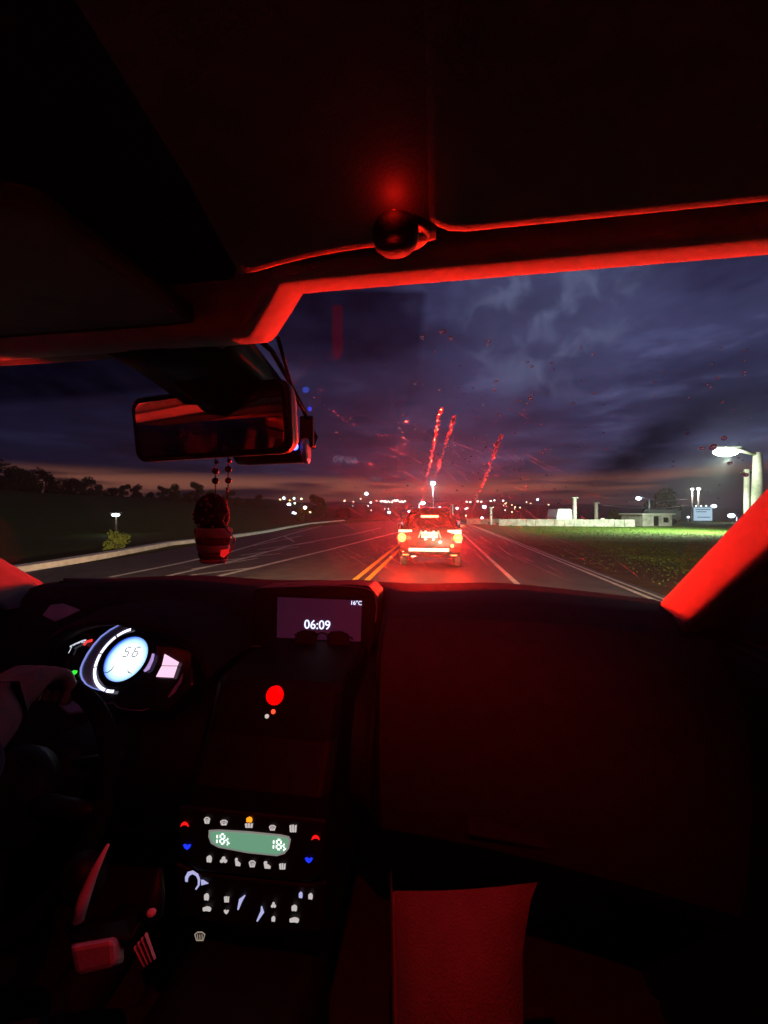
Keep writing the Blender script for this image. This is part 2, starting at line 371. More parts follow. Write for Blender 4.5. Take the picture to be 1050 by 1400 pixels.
# big lamp on the right, on the thicker of two posts
pb = P(1036, 700, 26); pb.z = -.2
street_lamp('large bright street lamp on a thick pale post beside the lit grass', 992, 618, 26, 32, GRN, 30, 34000, base=pb, side=1, pr=.30, pm=CONC, hpx=12, aim=on_ground(885, 29))
pq = P(1021, 700, 27); 
tp = thing('utility_pole', 'thin pale pole standing beside the thick lamp post', 'pole', (pq.x, pq.y, -.2))
MB().tube([V((pq.x, pq.y, -.2)), V((pq.x, pq.y, 4.4))], [.19, .16], 12).build('pole_shaft', CONC, tp, smooth=True)
MB().box((pq.x, pq.y, 4.2), (.9, .1, .1)).build('crossarm', BARK, tp)
# centre pole and lights
street_lamp('tall floodlight post behind the car with two bluish white heads', 592, 661, 70, 6.5, WC, 40, 1500, pr=.10, arm=False, side=0)
street_lamp('bright white lamp on a short post just left of the tall floodlight', 578, 688, 60, 6, WC, 40, 300, side=-1)
street_lamp('left of the twin warm lamps on tall thin posts behind the pale trailer', 946.5, 669, 55, 4, (1, .95, .85), 12, 200, pr=.11, pm=CONC, arm=False)
street_lamp('right of the twin warm lamps on tall thin posts behind the pale trailer', 955, 668.5, 55, 5, (1, .93, .8), 12, 200, pr=.11, pm=CONC, arm=False)
street_lamp('bluish lamp on an arm above the small pale shed', 873, 681.5, 50, 7, WC, 10, 150, base=on_ground(888, 50), side=1)
street_lamp('bluish lamp beside the lit blue white sign', 976, 692, 52, 7, WC, 12, 100, side=-1)
street_lamp('bluish lamp nearest the red pillar, low beyond the grass', 1000, 705, 50, 9, WC, 12, 120, side=1)
street_lamp('lone white lamp on the dark hillside above the lit bush', 158, 704, 24, 12, (.85, 1, .95), 14, 6, side=-1, hpx=4, pm=BARK, pr=.05, arm=False)
TOWN = [  # px, py, d, size, colour, k
 (388, 681, 160, 4.0, WC, 8), (402, 681.5, 150, 3.2, (.5, 1, .8), 7), (396, 684, 160, 2.2, (1, .55, .12), 5), (412, 682, 170, 2.6, (1, .8, .5), 6), (395, 690, 130, 5.5, WC, 9), (417, 694, 120, 5, (1, .9, .7), 12),
 (403, 688, 140, 3, (.6, 1, .6), 5), (402, 702, 90, 6, (.6, .85, 1), 10), (392, 698, 110, 3, (.9, .9, 1), 3), (424, 700, 110, 3, WARM, 6), (447, 713, 75, 5.5, (.9, .9, 1), 14), (383, 683, 170, 2.5, (1, .8, .3), 5),
 (501, 675, 420, 5, WC, 14), (507, 687, 400, 2.8, (1, .85, .8), 8), (493, 682, 420, 2, WARM, 6), (532, 700.5, 200, 4, WC, 10), (516, 713, 150, 2.4, WARM, 8), (559, 699, 190, 3, WC, 10)]
rl = random.Random(12)
for i in range(17): TOWN.append((521 + i * 2.05 + rl.uniform(-.7, .7), 685.5 + rl.uniform(-1.6, 1.4), 520 + rl.uniform(-40, 40), rl.uniform(1.6, 2.8), (1, .82, .66) if i % 3 else WC, 7))
for px, py in ((638, 686), (643, 686.5), (653, 685.5), (658, 686), (671, 685), (676, 684), (688, 684.5)): TOWN.append((px, py, 480, 2.4, (1, .85, .75), 8))
for i in range(24): TOWN.append((rl.choice((rl.uniform(462, 545), rl.uniform(605, 730))), rl.uniform(684, 699), rl.uniform(260, 460), rl.uniform(1.2, 2.2), ((1, .8, .55), WC, (1, .55, .25))[i % 3], 6))
TOWN += [(601, 694, 260, 3, WC, 9), (625, 695, 240, 3.4, WC, 10), (638, 695, 240, 2.2, WC, 7), (662, 693, 200, 5, WC, 14), (659, 708, 130, 3.4, WC, 8), (589, 700, 200, 2.6, (1, .8, .8), 8), (637, 705, 150, 2, WARM, 7),
         (735, 683, 220, 3, WC, 8), (824, 711, 46, 6, WARM, 4), (722, 715, 42, 5, WARM, 3), (941, 707, 55, 3.5, WC, 3), (700, 700, 160, 2, WARM, 5), (711, 694, 170, 2, WARM, 5), (750, 690, 200, 2, WARM, 4)]
special = {0: 'white lamp at the top left of the coloured town light cluster', 1: 'turquoise lamp in the coloured town light cluster', 2: 'small orange lamp between the white and turquoise town lights',
           4: 'wide bluish lamp in the middle of the coloured town light cluster', 5: 'warm round lamp at the right of the coloured town light cluster', 7: 'low bluish lamp just above the bright green bush',
           10: 'white lamp low beside the road, left of the car ahead', 12: 'white lamp highest on the central hill', 15: 'white lamp on the slope straight left of the car roof'}
proto_l = {}
for i, (px, py, d, s, c, k) in enumerate(TOWN):
    lab = special.get(i, 'small distant town light on the dark hillside')
    street_lamp(lab, px, py, d, s, c, k, 0, None if i in special else 'distant town lights on the hills', name='street_lamp', side=1 if i % 2 else -1, pr=.07, arm=False, hpx=s * .8)

# pale posts
def post(label, px, d, ztop, r, m=CONC):
    b = on_ground(px, d); t = thing('utility_pole', label, 'pole', b)
    MB().tube([V((b.x, b.y, b.z - .2)), V((b.x, b.y, ztop))], [r, r * .85], 12).build('pole_shaft', m, t, smooth=True)
    MB().box((b.x, b.y, ztop - .06), (r * 2.6, r * 2.6, .12)).build('pole_cap', m, t, bevel=.02); return t
PALE = mat('pale_painted_concrete', (0.62, 0.60, 0.56), 0.8, var=0.12, scale=4)
post('thick pale post rising behind the low white wall', 785.5, 40, 2.95, .22, PALE)
post('dim grey post to the right of the thick pale one behind the wall', 815, 44, 2.5, .22)
post('short pale post above the roof of the car ahead', 618.5, 48, 2.4, .12, PALE)
post('pale post to the right of the car ahead near the wall end', 671, 42, 1.95, .15, PALE)

# low wall of concrete panels, shed, trailer, sign
wall = thing('low_wall', 'long low whitewashed wall beyond the grass on the right', 'wall', on_ground(740, 36))
WASH = mat('whitewash', (0.36, 0.35, 0.31), 0.85, var=0.4, scale=2.2, bump=0.3)
a0 = on_ground(682, 40); a1 = on_ground(868, 37); nseg = 14
for i in range(nseg):
    p, q = a0.lerp(a1, i / nseg), a0.lerp(a1, (i + 1) / nseg); c = (p + q) / 2; L = (q - p).length
    M = Matrix.Rotation(math.atan2((q - p).y, (q - p).x), 3, 'Z')
    MB().box(c + V((0, 0, .32)), (L - .03, .14, .72 + .03 * (i % 3)), M).build('wall_panel', WASH, wall, bevel=.015)
wall2 = thing('low_wall', 'short pale wall far ahead on the right of the car roof', 'wall', on_ground(648, 46))
p0, p1 = on_ground(638, 46), on_ground(684, 43)
for i in range(4):
    p, q = p0.lerp(p1, i / 4), p0.lerp(p1, (i + 1) / 4); c = (p + q) / 2
    MB().box(c + V((0, 0, .3)), ((q - p).length - .03, .14, .7), Matrix.Rotation(math.atan2((q - p).y, (q - p).x), 3, 'Z')).build('wall_panel', WASH, wall2, bevel=.015)
def hut(name, label, cat, px0, px1, d, h, depth, wallm, roofm, doorx=None):
    a, b = on_ground(px0, d), on_ground(px1, d); c = (a + b) / 2; wd = (b - a).length
    M = Matrix.Rotation(YAW + .1, 3, 'Z'); t = thing(name, label, cat, c)
    MB().box(c + V((0, 0, h / 2 - .1)), (wd, depth, h), M).build('wall', wallm, t, bevel=.03)
    MB().box(c + V((0, 0, h - .04)), (wd * 1.12, depth * 1.12, .12), M).build('roof', roofm, t, bevel=.03)
    if doorx is not None:
        for k, dx in enumerate(doorx):
            MB().box(c + M @ V((dx * wd, -depth / 2 - .02, h * (.42 if k == 0 else .5))), (wd * .16, .06, h * (.78 if k == 0 else .4)), M).build('door' if k == 0 else 'window', BLACK, t, bevel=.01)
    return t
hut('shed', 'small whitewashed shed with a dark doorway at the end of the wall', 'shed', 862, 904, 40, 1.25, 3, WASH, PALE, (-.05, .28))
# rounded pale trailer behind the shed
tl = on_ground(905, 46); TR = mat('trailer_paint', (0.42, 0.55, 0.44), 0.6, var=.15, scale=3)
tra = thing('trailer', 'rounded pale green trailer parked behind the shed', 'trailer', tl)
rings = []
for f, s in ((-1.7, .80), (-1.5, .97), (0, 1), (1.45, .97), (1.65, .8)):
    ring = []
    for k in range(16):
        q = 2 * math.pi * k / 16; cx_, sz_ = math.cos(q), math.sin(q)
        ring.append(tl + V((f, math.copysign(abs(cx_) ** .5, cx_) * .9 * s, 1.05 + math.copysign(abs(sz_) ** .5, sz_) * .68 * s)))
    rings.append(ring)
MB().loft(rings).build('body', TR, tra, smooth=True)
for sx in (-.8, .8): MB().lathe([(.05, -.09), (.3, -.09), (.3, .09), (.05, .09)], tl + V((sx, -.85, .3)), (0, 1, 0), 16).build('wheel', RUB, tra)
MB().box(tl + V((.2, -.9, 1.1)), (.5, .06, 1.1)).build('door', PALE, tra, bevel=.02)
# glowing sign board
sg = on_ground(960, 50); sgn = thing('lit_sign', 'glowing blue white sign board at the far edge of the grass', 'sign', sg)
MB().box(sg + V((0, 0, 1.15)), (2.3, .25, 1.9)).build('sign_case', HOUSING, sgn, bevel=.03)
MB().box(sg + V((0, -.14, 1.15)), (2.15, .03, 1.7)).build('sign_face', emit('sign_glow', (.55, .8, 1.0), .75), sgn)
for z, ww, dx in ((1.75, 1.7, 0), (1.45, 1.2, -.2), (.75, 1.5, .1)): MB().box(sg + V((dx, -.165, z)), (ww, .02, .1)).build('stripe', mat('sign_blue', (.08, .2, .42), .5), sgn)
for dx in (-.9, -.3, .3, .9):
    MB().sphere(sg + V((dx, -.3, 2.2)), .07, 8, 6).build('sign_lamp', emit('sign_lamp_glow', WC, 8), sgn)
    MB().tube([sg + V((dx, 0, 2.1)), sg + V((dx, -.28, 2.24))], .02, 6).build('lamp_arm', HOUSING, sgn)
for dx in (-.9, .9): MB().tube([sg + V((dx, .1, -.3)), sg + V((dx, .1, .3))], .06, 8).build('leg', GALV, sgn)
lamp('sign_light', 'AREA', sg + V((0, -.3, 1.2)), 60, (.6, .85, 1), sgn, target=sg + V((0, -10, 0)), size=2.0)
# pale parked van behind the wall
vn = on_ground(764, 42); van = thing('parked_van', 'white van roof showing over the low wall left of the thick post', 'van', vn)
VW = mat('white_car_paint', (.7, .72, .75), .35, var=.04, coat=.4)
MB().loft([[vn + V((x * sx, y, z)) for x, z in ((-.8, .3), (-.85, .9), (-.68, 1.75), (.68, 1.75), (.85, .9), (.8, .3))] for y, sx in ((-1.9, .92), (-1.7, 1), (1.2, 1), (1.9, .85))]).build('body', VW, van, bevel=.06)
MB().box(vn + V((0, -1.86, 1.35)), (1.2, .06, .45)).build('rear_window', GLOSS, van, bevel=.02)
for sx in (-.78, .78):
    for y in (-1.2, 1.2): MB().lathe([(.05, -.09), (.3, -.09), (.3, .09), (.05, .09)], vn + V((sx, y, .3)), (1, 0, 0), 16).build('wheel', RUB, van)
# overhead cables
for i, (z0, z1) in enumerate(((3.1, 3.3), (2.2, 2.35))):
    p, q = P(825, 700, 44), P(940, 700, 56); pts = []
    for k in range(13):
        f = k / 12; c = p.lerp(q, f); pts.append(V((c.x, c.y, z0 + (z1 - z0) * f - .35 * math.sin(math.pi * f))))
    tag(MB().tube(pts, .035, 6).build('overhead_cable', mat('cable', (.3, .28, .26), .7)), ('upper' if i == 0 else 'lower') + ' pale cable sagging towards the twin lamp posts', 'cable')

# grass tufts on the lit field
gr = MB(); rg = random.Random(3)
for i in range(48000):
    d = 7 + 46 * rg.random() ** 1.25; px = rg.uniform(690, 1060); p = P(px, 700, d)
    if p.x < 4.0 + 3.4 * rg.random() ** .7 + 0.4 * math.sin(p.y * .4): continue
    p.z = hgt(p.x, p.y); hgh = rg.uniform(.015, .045); a = rg.uniform(0, 3.14); wv = V((math.cos(a), math.sin(a), 0)) * rg.uniform(.01, .03)
    gr.add([p - wv, p + wv, p + V((rg.uniform(-.06, .06), rg.uniform(-.06, .06), hgh))], [(0, 1, 2)])
gr.build('grass', mat('grass_blades', (.075, .13, .018), .85, var=.5, scale=.6, spec=.15), kind='stuff')

# ================================================================== CAR AHEAD
LC = V((-0.23, 9.78, 0.0))
lead = thing('car', 'dark estate car braking just ahead with its rear lamps glowing', 'car', LC)
PAINT = mat('graphite_car_paint', (.020, .020, .022), .45, .2, var=.08, scale=20, coat=.5)
GLASSD = mat('dark_car_glass', (.015, .015, .018), .08, var=.1, spec=.6)
def ring(y, hw, zs, zb, zr, rw):
    half = [(hw * .9, zs), (hw, zs + .12), (hw * 1.01, (zs + zb) / 2 + .06), (hw * .98, zb - .04), (hw * .955, zb), (rw + (hw * .94 - rw) * .4, zb + (zr - zb) * .6), (rw, zr - .06), (rw * .82, zr), (rw * .4, zr + .02)]
    return [LC + V((x, y, z)) for x, z in half] + [LC + V((-x, y, z)) for x, z in reversed(half)]
rgs = [ring(.02, .72, .34, .93, 1.0, .66), ring(.06, .77, .28, .96, 1.03, .68), ring(.13, .785, .27, .97, 1.07, .68), ring(.34, .79, .26, .98, 1.44, .52), ring(.48, .80, .26, .98, 1.50, .53), ring(1.3, .81, .25, .97, 1.53, .54), ring(2.1, .81, .25, .95, 1.49, .52),
       ring(2.75, .80, .26, .92, .99, .64), ring(3.5, .77, .28, .84, .88, .6), ring(3.9, .68, .32, .74, .77, .5)]
MB().loft(rgs).build('body', PAINT, lead, smooth=True)
# rear window following the tailgate slope
def tgp(x, f, off=0.012): return LC + V((x, .13 + .22 * f - off, 1.03 + .41 * f))
MB().grid([[tgp(x * (.60 - .12 * f), f) for x in (-1, -.85, 0, .85, 1)] for f in (.06, .2, .5, .8, .92)]).build('rear_window', GLASSD, lead, smooth=True, solid=.008)
MB().tube([tgp(-.02, .1, .03), tgp(.16, .13, .035), tgp(.30, .20, .035)], .012, 6).build('rear_wiper', BLACK, lead)
MB().tube([tgp(-.30, .11, .02), tgp(.30, .11, .02)], .012, 6).build('window_trim', BLACK, lead)
for s in (-1, 1):
    MB().prism([LC + V((s * .792, y, z)) for y, z in ((.55, 1.0), (.65, 1.38), (1.95, 1.40), (2.45, 1.0))], (s * .004, 0, 0)).build('side_window', GLASSD, lead)
    MB().tube([LC + V((s * .50, .5, 1.56)), LC + V((s * .52, 1.0, 1.60)), LC + V((s * .52, 1.9, 1.58))], .018, 8).build('roof_rail', CHROME, lead, smooth=True)
    MB().box(LC + V((s * .93, 2.15, 1.0)), (.2, .12, .14)).build('wing_mirror', PAINT, lead, bevel=.03)
BRK = 78
TAILR = emit('brake_lamp_red', (1.0, 0.035, 0.008), 34); TAILS = emit('lamp_strip_red', (1.0, 0.16, 0.10), 9)
for s in (-1, 1):
    cl = LC + V((s * .70, .0, .775))
    tlp = MB().prism([LC + V((s * x, -.005, z)) for x, z in ((.50, .90), (.50, .98), (.79, .99), (.80, .64), (.63, .64), (.62, .88))], (0, .1, 0)).build('tail_lamp', mat('lamp_red_plastic', (.30, .012, .01), .2, spec=.5), lead, bevel=.01)
    MB().lathe([(.02, -.05), (.07, -.045), (.105, -.02), (.115, .0)], cl, (0, 1, 0), 20).build('bulb_lens', TAILR, tlp, smooth=True)
    MB().box(LC + V((s * .615, -.012, .945)), (.34, .03, .055)).build('light_strip', TAILS, tlp, bevel=.01)
    lamp('brake_light', 'AREA', cl + V((0, -.09, 0)), BRK, (1, .012, .004), tlp, target=V((-.1, 0, 1.36)), shape='DISK', size=.16, spread=R(38))
    lamp('brake_glow', 'POINT', cl + V((0, -.22, 0)), 120, (1, .02, .006), tlp, shadow_soft_size=.08)
    MB().box(LC + V((s * .60, -.075, .345)), (.16, .02, .035)).build('reflector', emit('reflector_glow', (1, .35, .08), .8), lead, bevel=.005)  # reflector's own glow stands in for headlight thrown back
    MB().box(LC + V((s * .245, -.004, .86)), (.03, .03, .20), Matrix.Rotation(s * -.35, 3, 'Y')).build('tailgate_trim', mat('tailgate_satin', (.35, .34, .33), .5), lead, bevel=.004)
hb = MB().box(LC + V((-.005, .245, 1.305)), (.46, .03, .062)).build('high_brake_lamp', emit('high_lamp_red', (1.0, .10, .05), 14), lead, bevel=.02)
lamp('high_brake_light', 'AREA', LC + V((0, .19, 1.305)), 48, (1, .012, .004), hb, target=V((-.1, 0, 1.3)), shape='RECTANGLE', size=.4, size_y=.05, spread=R(40))
MB().lathe([(.01, -.03), (.04, -.03), (.045, .02)], LC + V((.56, -.03, .575)), (0, 1, 0), 14).build('fog_lamp', emit('fog_lamp_glow', (1, .16, .02), 7), lead)
bump = MB().loft([[LC + V((x, y + b, z)) for y, z in ((.1, .30), (-.03, .34), (-.06, .44), (-.05, .52), (.08, .55))] for x, b in ((-.79, .22), (-.72, .04), (-.4, 0), (0, -.01), (.4, 0), (.72, .04), (.79, .22))]).build('bumper', PAINT, lead, smooth=True)
MB().box(LC + V((-.02, -.075, .475)), (1.02, .05, .10)).build('bumper_step', mat('bright_bumper', (.40, .39, .37), .4, .5, var=.1), bump, bevel=.02)
pl = MB().box(LC + V((0, -.02, .845)), (.41, .02, .15)).build('number_plate', mat('plate_white', (.72, .72, .70), .5, var=.05), lead, bevel=.004)
def text_mesh(s, size, name, m, parent, M, thick=.0008):
    """flat lettering lifted off its surface"""
    cu = bpy.data.curves.new(name, 'FONT'); cu.body = s; cu.size = size; cu.align_x = 'CENTER'; cu.align_y = 'CENTER'; cu.extrude = thick
    o = bpy.data.objects.new(name, cu); COL.objects.link(o)
    dg = bpy.context.evaluated_depsgraph_get(); me = bpy.data.meshes.new_from_object(o.evaluated_get(dg)); bpy.data.objects.remove(o)
    me.name = name
    o0 = V((0, 0, 0)); q = parent
    while q is not None: o0 += q.location; q = q.parent
    me.transform(Matrix.Translation(-o0) @ M); me.materials.clear(); me.materials.append(m)
    o = bpy.data.objects.new(name, me); COL.objects.link(o); o.parent = parent; return o
def frame(o, r, u):
    r = V(r).normalized(); u = V(u).normalized(); n = r.cross(u)
    return Matrix(((r.x, u.x, n.x, o[0]), (r.y, u.y, n.y, o[1]), (r.z, u.z, n.z, o[2]), (0, 0, 0, 1)))
text_mesh('MKE 7110', .085, 'plate_characters', BLACK, pl, frame(LC + V((0, -.032, .84)), (1, 0, 0), (0, 0, 1)))
for s in (-1, 1):
    MB().box(LC + V((s * .10, -.035, .928)), (.045, .03, .04)).build('plate_lamp', emit('plate_lamp_glow', (1, .8, .65), 2.2), lead, bevel=.006)
    MB().lathe([(.01, -.02), (.018, -.02), (.02, .02)], LC + V((s * .10, -.01, .735)), (0, 1, 0), 10).build('tailgate_button', CHROME, lead)
    for y in (.62, 3.1):
        wh = MB().lathe([(.16, -.09), (.27, -.095), (.30, -.07), (.30, .07), (.27, .095), (.16, .09)], LC + V((s * .70, y, .295)), (1, 0, 0), 24).build('wheel', RUB, lead, smooth=False)
        MB().lathe([(.01, -.06), (.15, -.08), (.17, -.05), (.17, .05), (.15, .08), (.01, .06)], LC + V((s * .70, y, .295)), (1, 0, 0), 20).build('rim', mat('wheel_steel', (.08, .08, .08), .5, .5), wh)
MB().tube([LC + V((-.42, .3, .27)), LC + V((-.42, -.03, .27))], .035, 12).build('exhaust_pipe', CHROME, lead, smooth=True)
MB().box(LC + V((-.40, -.03, .305)), (.14, .03, .03)).build('tow_hook', CHROME, lead, bevel=.01)
MB().box(LC + V((0, 1.9, .32)), (1.3, 3.4, .12)).build('underbody', RUB, lead)
MB().box(LC + V((0, 1.3, .95)), (1.3, .3, .5)).build('rear_seat', BLACK, lead, bevel=.05)

# ================================================================== OUR CAR: INTERIOR
CX = -0.30                      # centre line of the car
def I(x, y, h): return V((x, y, 1.42 + h))
car = thing('car', 'dark car cabin seen from the passenger side with glowing dials and red lit trim', 'car', (CX, 0.3, 0))

# --- windscreen surface
def W(s, t):
    top = V((CX + .74 * s, .385 - .07 * s * s, 1.42 + .228)); bot = V((CX + .80 * s, 1.23 - .30 * s * s, 1.42 - .222))
    p = top.lerp(bot, t); return p + V((0, .03, .022)) * math.sin(math.pi * t) * (1 - s * s)
def Wn(s, t):
    e = .01; n = (W(s + e, t) - W(s - e, t)).cross(W(s, t + e) - W(s, t - e)).normalized()
    return n if n.z > 0 else -n
def W_hit(px, py):
    """(s, t) where a line of sight meets the windscreen"""
    best = None; r = ray(px, py); s = t = 0.0; s, t = 0.0, .5
    for _ in range(30):
        p = W(s, t); n = Wn(s, t); k = ((p - CAM).dot(n)) / r.dot(n); q = CAM + r * k
        e = 1e-3; du = (W(s + e, t) - p) / e; dv = (W(s, t + e) - p) / e; dq = q - p
        a, b, c = du.dot(du), du.dot(dv), dv.dot(dv); f, g = dq.dot(du), dq.dot(dv); det = a * c - b * b
        s += (f * c - g * b) / det; t += (a * g - b * f) / det
    return s, t
def glass_material():
    m = bpy.data.materials.new('windscreen_glass'); m.use_nodes = True; t = m.node_tree; t.nodes.clear()
    n = t.nodes.new; l = t.links.new
    o = n('ShaderNodeOutputMaterial'); tr = n('ShaderNodeBsdfTransparent'); tr.inputs[0].default_value = (.95, .95, .96, 1)
    gl = n('ShaderNodeBsdfGlossy'); gl.inputs['Roughness'].default_value = .03; gl.inputs[0].default_value = (.8, .8, .85, 1)
    fr = n('ShaderNodeFresnel'); fr.inputs[0].default_value = 1.35
    sc = n('ShaderNodeMath'); sc.operation = 'MULTIPLY'; sc.inputs[1].default_value = .06; l(fr.outputs[0], sc.inputs[0])
    m1 = n('ShaderNodeMixShader'); l(sc.outputs[0], m1.inputs[0]); l(tr.outputs[0], m1.inputs[1]); l(gl.outputs[0], m1.inputs[2])
    # thin dust and smear film that scatters light coming through
    tl = n('ShaderNodeBsdfTranslucent'); tl.inputs[0].default_value = (.8, .78, .75, 1)
    tc = n('ShaderNodeTexCoord'); mp = n('ShaderNodeMapping'); mp.inputs['Scale'].default_value = (3, 1.2, 3); l(tc.outputs['Object'], mp.inputs[0])
    no = n('ShaderNodeTexNoise'); no.inputs['Scale'].default_value = 3.5; no.inputs['Detail'].default_value = 8; l(mp.outputs[0], no.inputs['Vector'])
    mr = n('ShaderNodeMapRange'); mr.inputs['From Min'].default_value = .35; mr.inputs['From Max'].default_value = .75; mr.inputs['To Min'].default_value = .001; mr.inputs['To Max'].default_value = DUST
    l(no.outputs[0], mr.inputs[0])
    m2 = n('ShaderNodeMixShader'); l(mr.outputs[0], m2.inputs[0]); l(m1.outputs[0], m2.inputs[1]); l(tl.outputs[0], m2.inputs[2]); l(m2.outputs[0], o.inputs[0])
    return m
DUST = .0015
ws = MB().grid([[W(-1 + 2 * i / 28, -.06 + 1.08 * j / 20) for i in range(29)] for j in range(21)]).build('windscreen', glass_material(), car, smooth=True)

# --- header trim above the windscreen, dipping round the mirror base
def dipm(x): return smooth01((-.125 - x) / .055)
rows = []
for i in range(61):
    x = CX - .735 + 1.47 * i / 60; m_ = dipm(x); sd = (x - CX) / .735; row = []
    cy_, cz_ = .2885 + .045 * m_, .2863 - .022 * m_
    row.append(I(x, cy_ + .102, cz_ - .030))
    for a in (70, 58, 48, 38, 28, 18, 9, 0): row.append(I(x, cy_ + .10 * math.sin(R(a)), cz_ - .10 * math.cos(R(a))))
    row += [I(x, cy_ - .004, cz_ - .092), I(x, cy_ - .006, cz_ - .07), I(x, cy_ - .02, cz_ - .062)]
    rows.append(row)
MB().grid(rows).build('header_trim', TRIM, car, smooth=True)
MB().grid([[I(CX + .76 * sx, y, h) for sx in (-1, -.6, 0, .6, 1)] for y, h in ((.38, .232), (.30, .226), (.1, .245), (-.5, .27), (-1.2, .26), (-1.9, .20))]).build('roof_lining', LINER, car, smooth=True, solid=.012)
MB().grid([[I(CX + .78 * sx, y, h) for sx in (-1, -.6, 0, .6, 1)] for y, h in ((.40, .262), (.30, .275), (.1, .29), (-.5, .31), (-1.2, .30), (-2.0, .235))]).build('roof', mat('car_body_paint', (.10, .10, .11), .35, .4, coat=.4), car, smooth=True, solid=.01)

# --- visors
def visor(x0, x1, y0, h0, y1, h1, r, name, label=None):
    a = V((0, y0, h0)); b = V((0, y1, h1)); t = (b - a).normalized(); n = V((0, -t.z, t.y)); prof = []
    for k in range(9):
        q = R(90 + 180 * k / 8); prof.append(a + t * r * (1 + math.cos(q)) + n * r * math.sin(q))
    for k in range(7):
        q = R(270 + 180 * k / 6); prof.append(b + t * r * (math.cos(q) - 1) + n * r * math.sin(q))
    rows = []
    for i, f in enumerate((0, .012, .03, .06, .3, .5, .7, .94, .97, .988, 1)):
        x = x0 + (x1 - x0) * f; k = 1 - .12 * max(0, 1 - min(f, 1 - f) / .05) ** 2; c = (a + b) / 2
        rows.append([I(x, *(c + (p - c) * k).yz) for p in prof])
    return MB().loft(rows).build(name, VIS, car, smooth=True, label=label)
visor(-.006, .40, .262, .190, .10, .226, .010, 'sun_visor', 'passenger sun visor folded up with its front edge glowing red')
dv = visor(-1.0, -.225, .405, .186, .17, .176, .008, 'sun_visor', 'driver sun visor tipped forward, unlit')
MB().sphere(I(-.40, .20, .166), (.013, .006, .006), 12, 8).build('visor_glint', emit('visor_glint_glow', (.75, .75, 1), 1.0), dv, smooth=True)  # glowing beads stand in for two glints on the visor
MB().sphere(I(-.375, .205, .166), (.010, .004, .003), 10, 6).build('small_visor_glint', emit('small_glint_glow', (.75, .7, .7), .18), dv, smooth=True)
# --- overhead console in the middle, red lamp added behind a black dome for the glow
rows = []
for i in range(25):
    f = i / 24; x = -.150 + .148 * f; h = .180 + .005 * math.sin(f * math.pi) + .003 * f; e = 1 - .3 * max(0, (abs(f - .5) - .42) / .08)
    yf = .262 + .012 * (1 - f)
    rows.append([I(x, yf + .012, h + .045), I(x, yf + .013, h + .02)] + [I(x, yf + .006 * math.cos(R(a)), h + .006 + .006 * math.sin(R(a)) * e) for a in (0, -30, -60, -90)] + [I(x, yf - .02, h + .006), I(x, yf - .06, h + .020), I(x, .10, h + .040), I(x, -.15, h + .075), I(x, -.17, h + .085)])
con = MB().grid(rows).build('overhead_console', VIS, car, smooth=True)
kc = I(-.028, .251, .180)
MB().lathe([(.012, .010), (.0150, .005), (.0155, .0), (.0135, -.006), (.009, -.0095), (.001, -.0105)], kc, (0, -.25, 1), 20).build('dome_sensor', RUB, con, smooth=True)
MB().lathe([(.015, .007), (.0185, .004), (.017, .001), (.013, .002)], kc + V((.005, .007, .003)), (0, -.1, 1), 24).build('dome_base', mat('dome_base_plastic', (.012, .012, .012), .6), con, smooth=True)
lens = MB().sphere(kc + V((0, -.009, .0098)), (.002, .002, .0008), 10, 6).build('added_lamp', emit('added_lamp_red', (1, .01, .003), .10), con)
AMB = 11.0
lamp('added_red_light', 'SPOT', kc + V((0, -.026, -.008)), AMB, (1, .012, .006), con, target=P(545, 1120, .6), spot_size=R(86), spot_blend=1.0, shadow_soft_size=.006)
lamp('added_halo_light', 'POINT', kc + V((0, -.020, .0060)), .008, (1, .012, .006), con, shadow_soft_size=.003)

# --- windscreen pillars
def pillar(s, name, label):
    rows = []
    for j in range(17):
        t = -.02 + 1.06 * j / 16; e = W(s * .985, t); inx = V((-s, 0, 0)); bk = V((0, -1, 0)); wdt = .055 + .02 * t
        prof = []
        # from the glass edge: short return, then a face turned 22 degrees to the front, then a tight roll to the rear
        p = e + inx * .012; prof.append(e + V((0, .02, .0))); prof.append(p)
        for q, L in ((26, .009), (17, .020), (13, .028), (11, .032), (9, .030), (4, .018), (-35, .008), (-80, .010), (-120, .02)):
            # face direction runs backwards; normal tilted q degrees forward from the inward axis
            d = V((-s * math.sin(R(q)), -math.cos(R(q)), 0))
            p = p + d * L * (wdt / .065); prof.append(p.copy())
        prof.append(p + V((s * .05, -.02, 0)))
        rows.append(prof)
    return MB().grid(rows).build(name, PILM, car, smooth=True, label=label)
pillar(1, 'pillar_trim', 'bright red lit pillar trim on the passenger side')
pillar(-1, 'pillar_trim', 'dimmer red lit pillar trim on the driver side')

# --- dashboard shell
def dash_y(x, y): sd = (x - CX) / .8; return y - .26 * sd * sd * (y / 1.2) ** 2
prof_p = [(1.235, -.225), (1.12, -.222), (.98, -.226), (.86, -.238), (.79, -.262), (.755, -.30), (.74, -.36), (.735, -.45), (.745, -.55), (.765, -.63), (.80, -.68), (.90, -.70), (1.05, -.72)]
prof_c = [(1.235, -.225), (1.15, -.224), (1.09, -.226), (1.06, -.235), (1.05, -.27), (1.045, -.33), (1.03, -.372), (.93, -.380), (.80, -.40), (.76, -.46), (.75, -.56), (.84, -.66), (1.05, -.70)]
prof_d = [(1.235, -.225), (1.12, -.222), (1.05, -.224), (1.00, -.235), (.97, -.27), (.95, -.34), (.93, -.42), (.86, -.45), (.78, -.46), (.75, -.50), (.75, -.58), (.80, -.68), (1.05, -.72)]
rows = []
xl = [CX - .79 + 1.58 * i / 48 for i in range(49)] + [-.15, -.142, -.134, -.126, -.118]
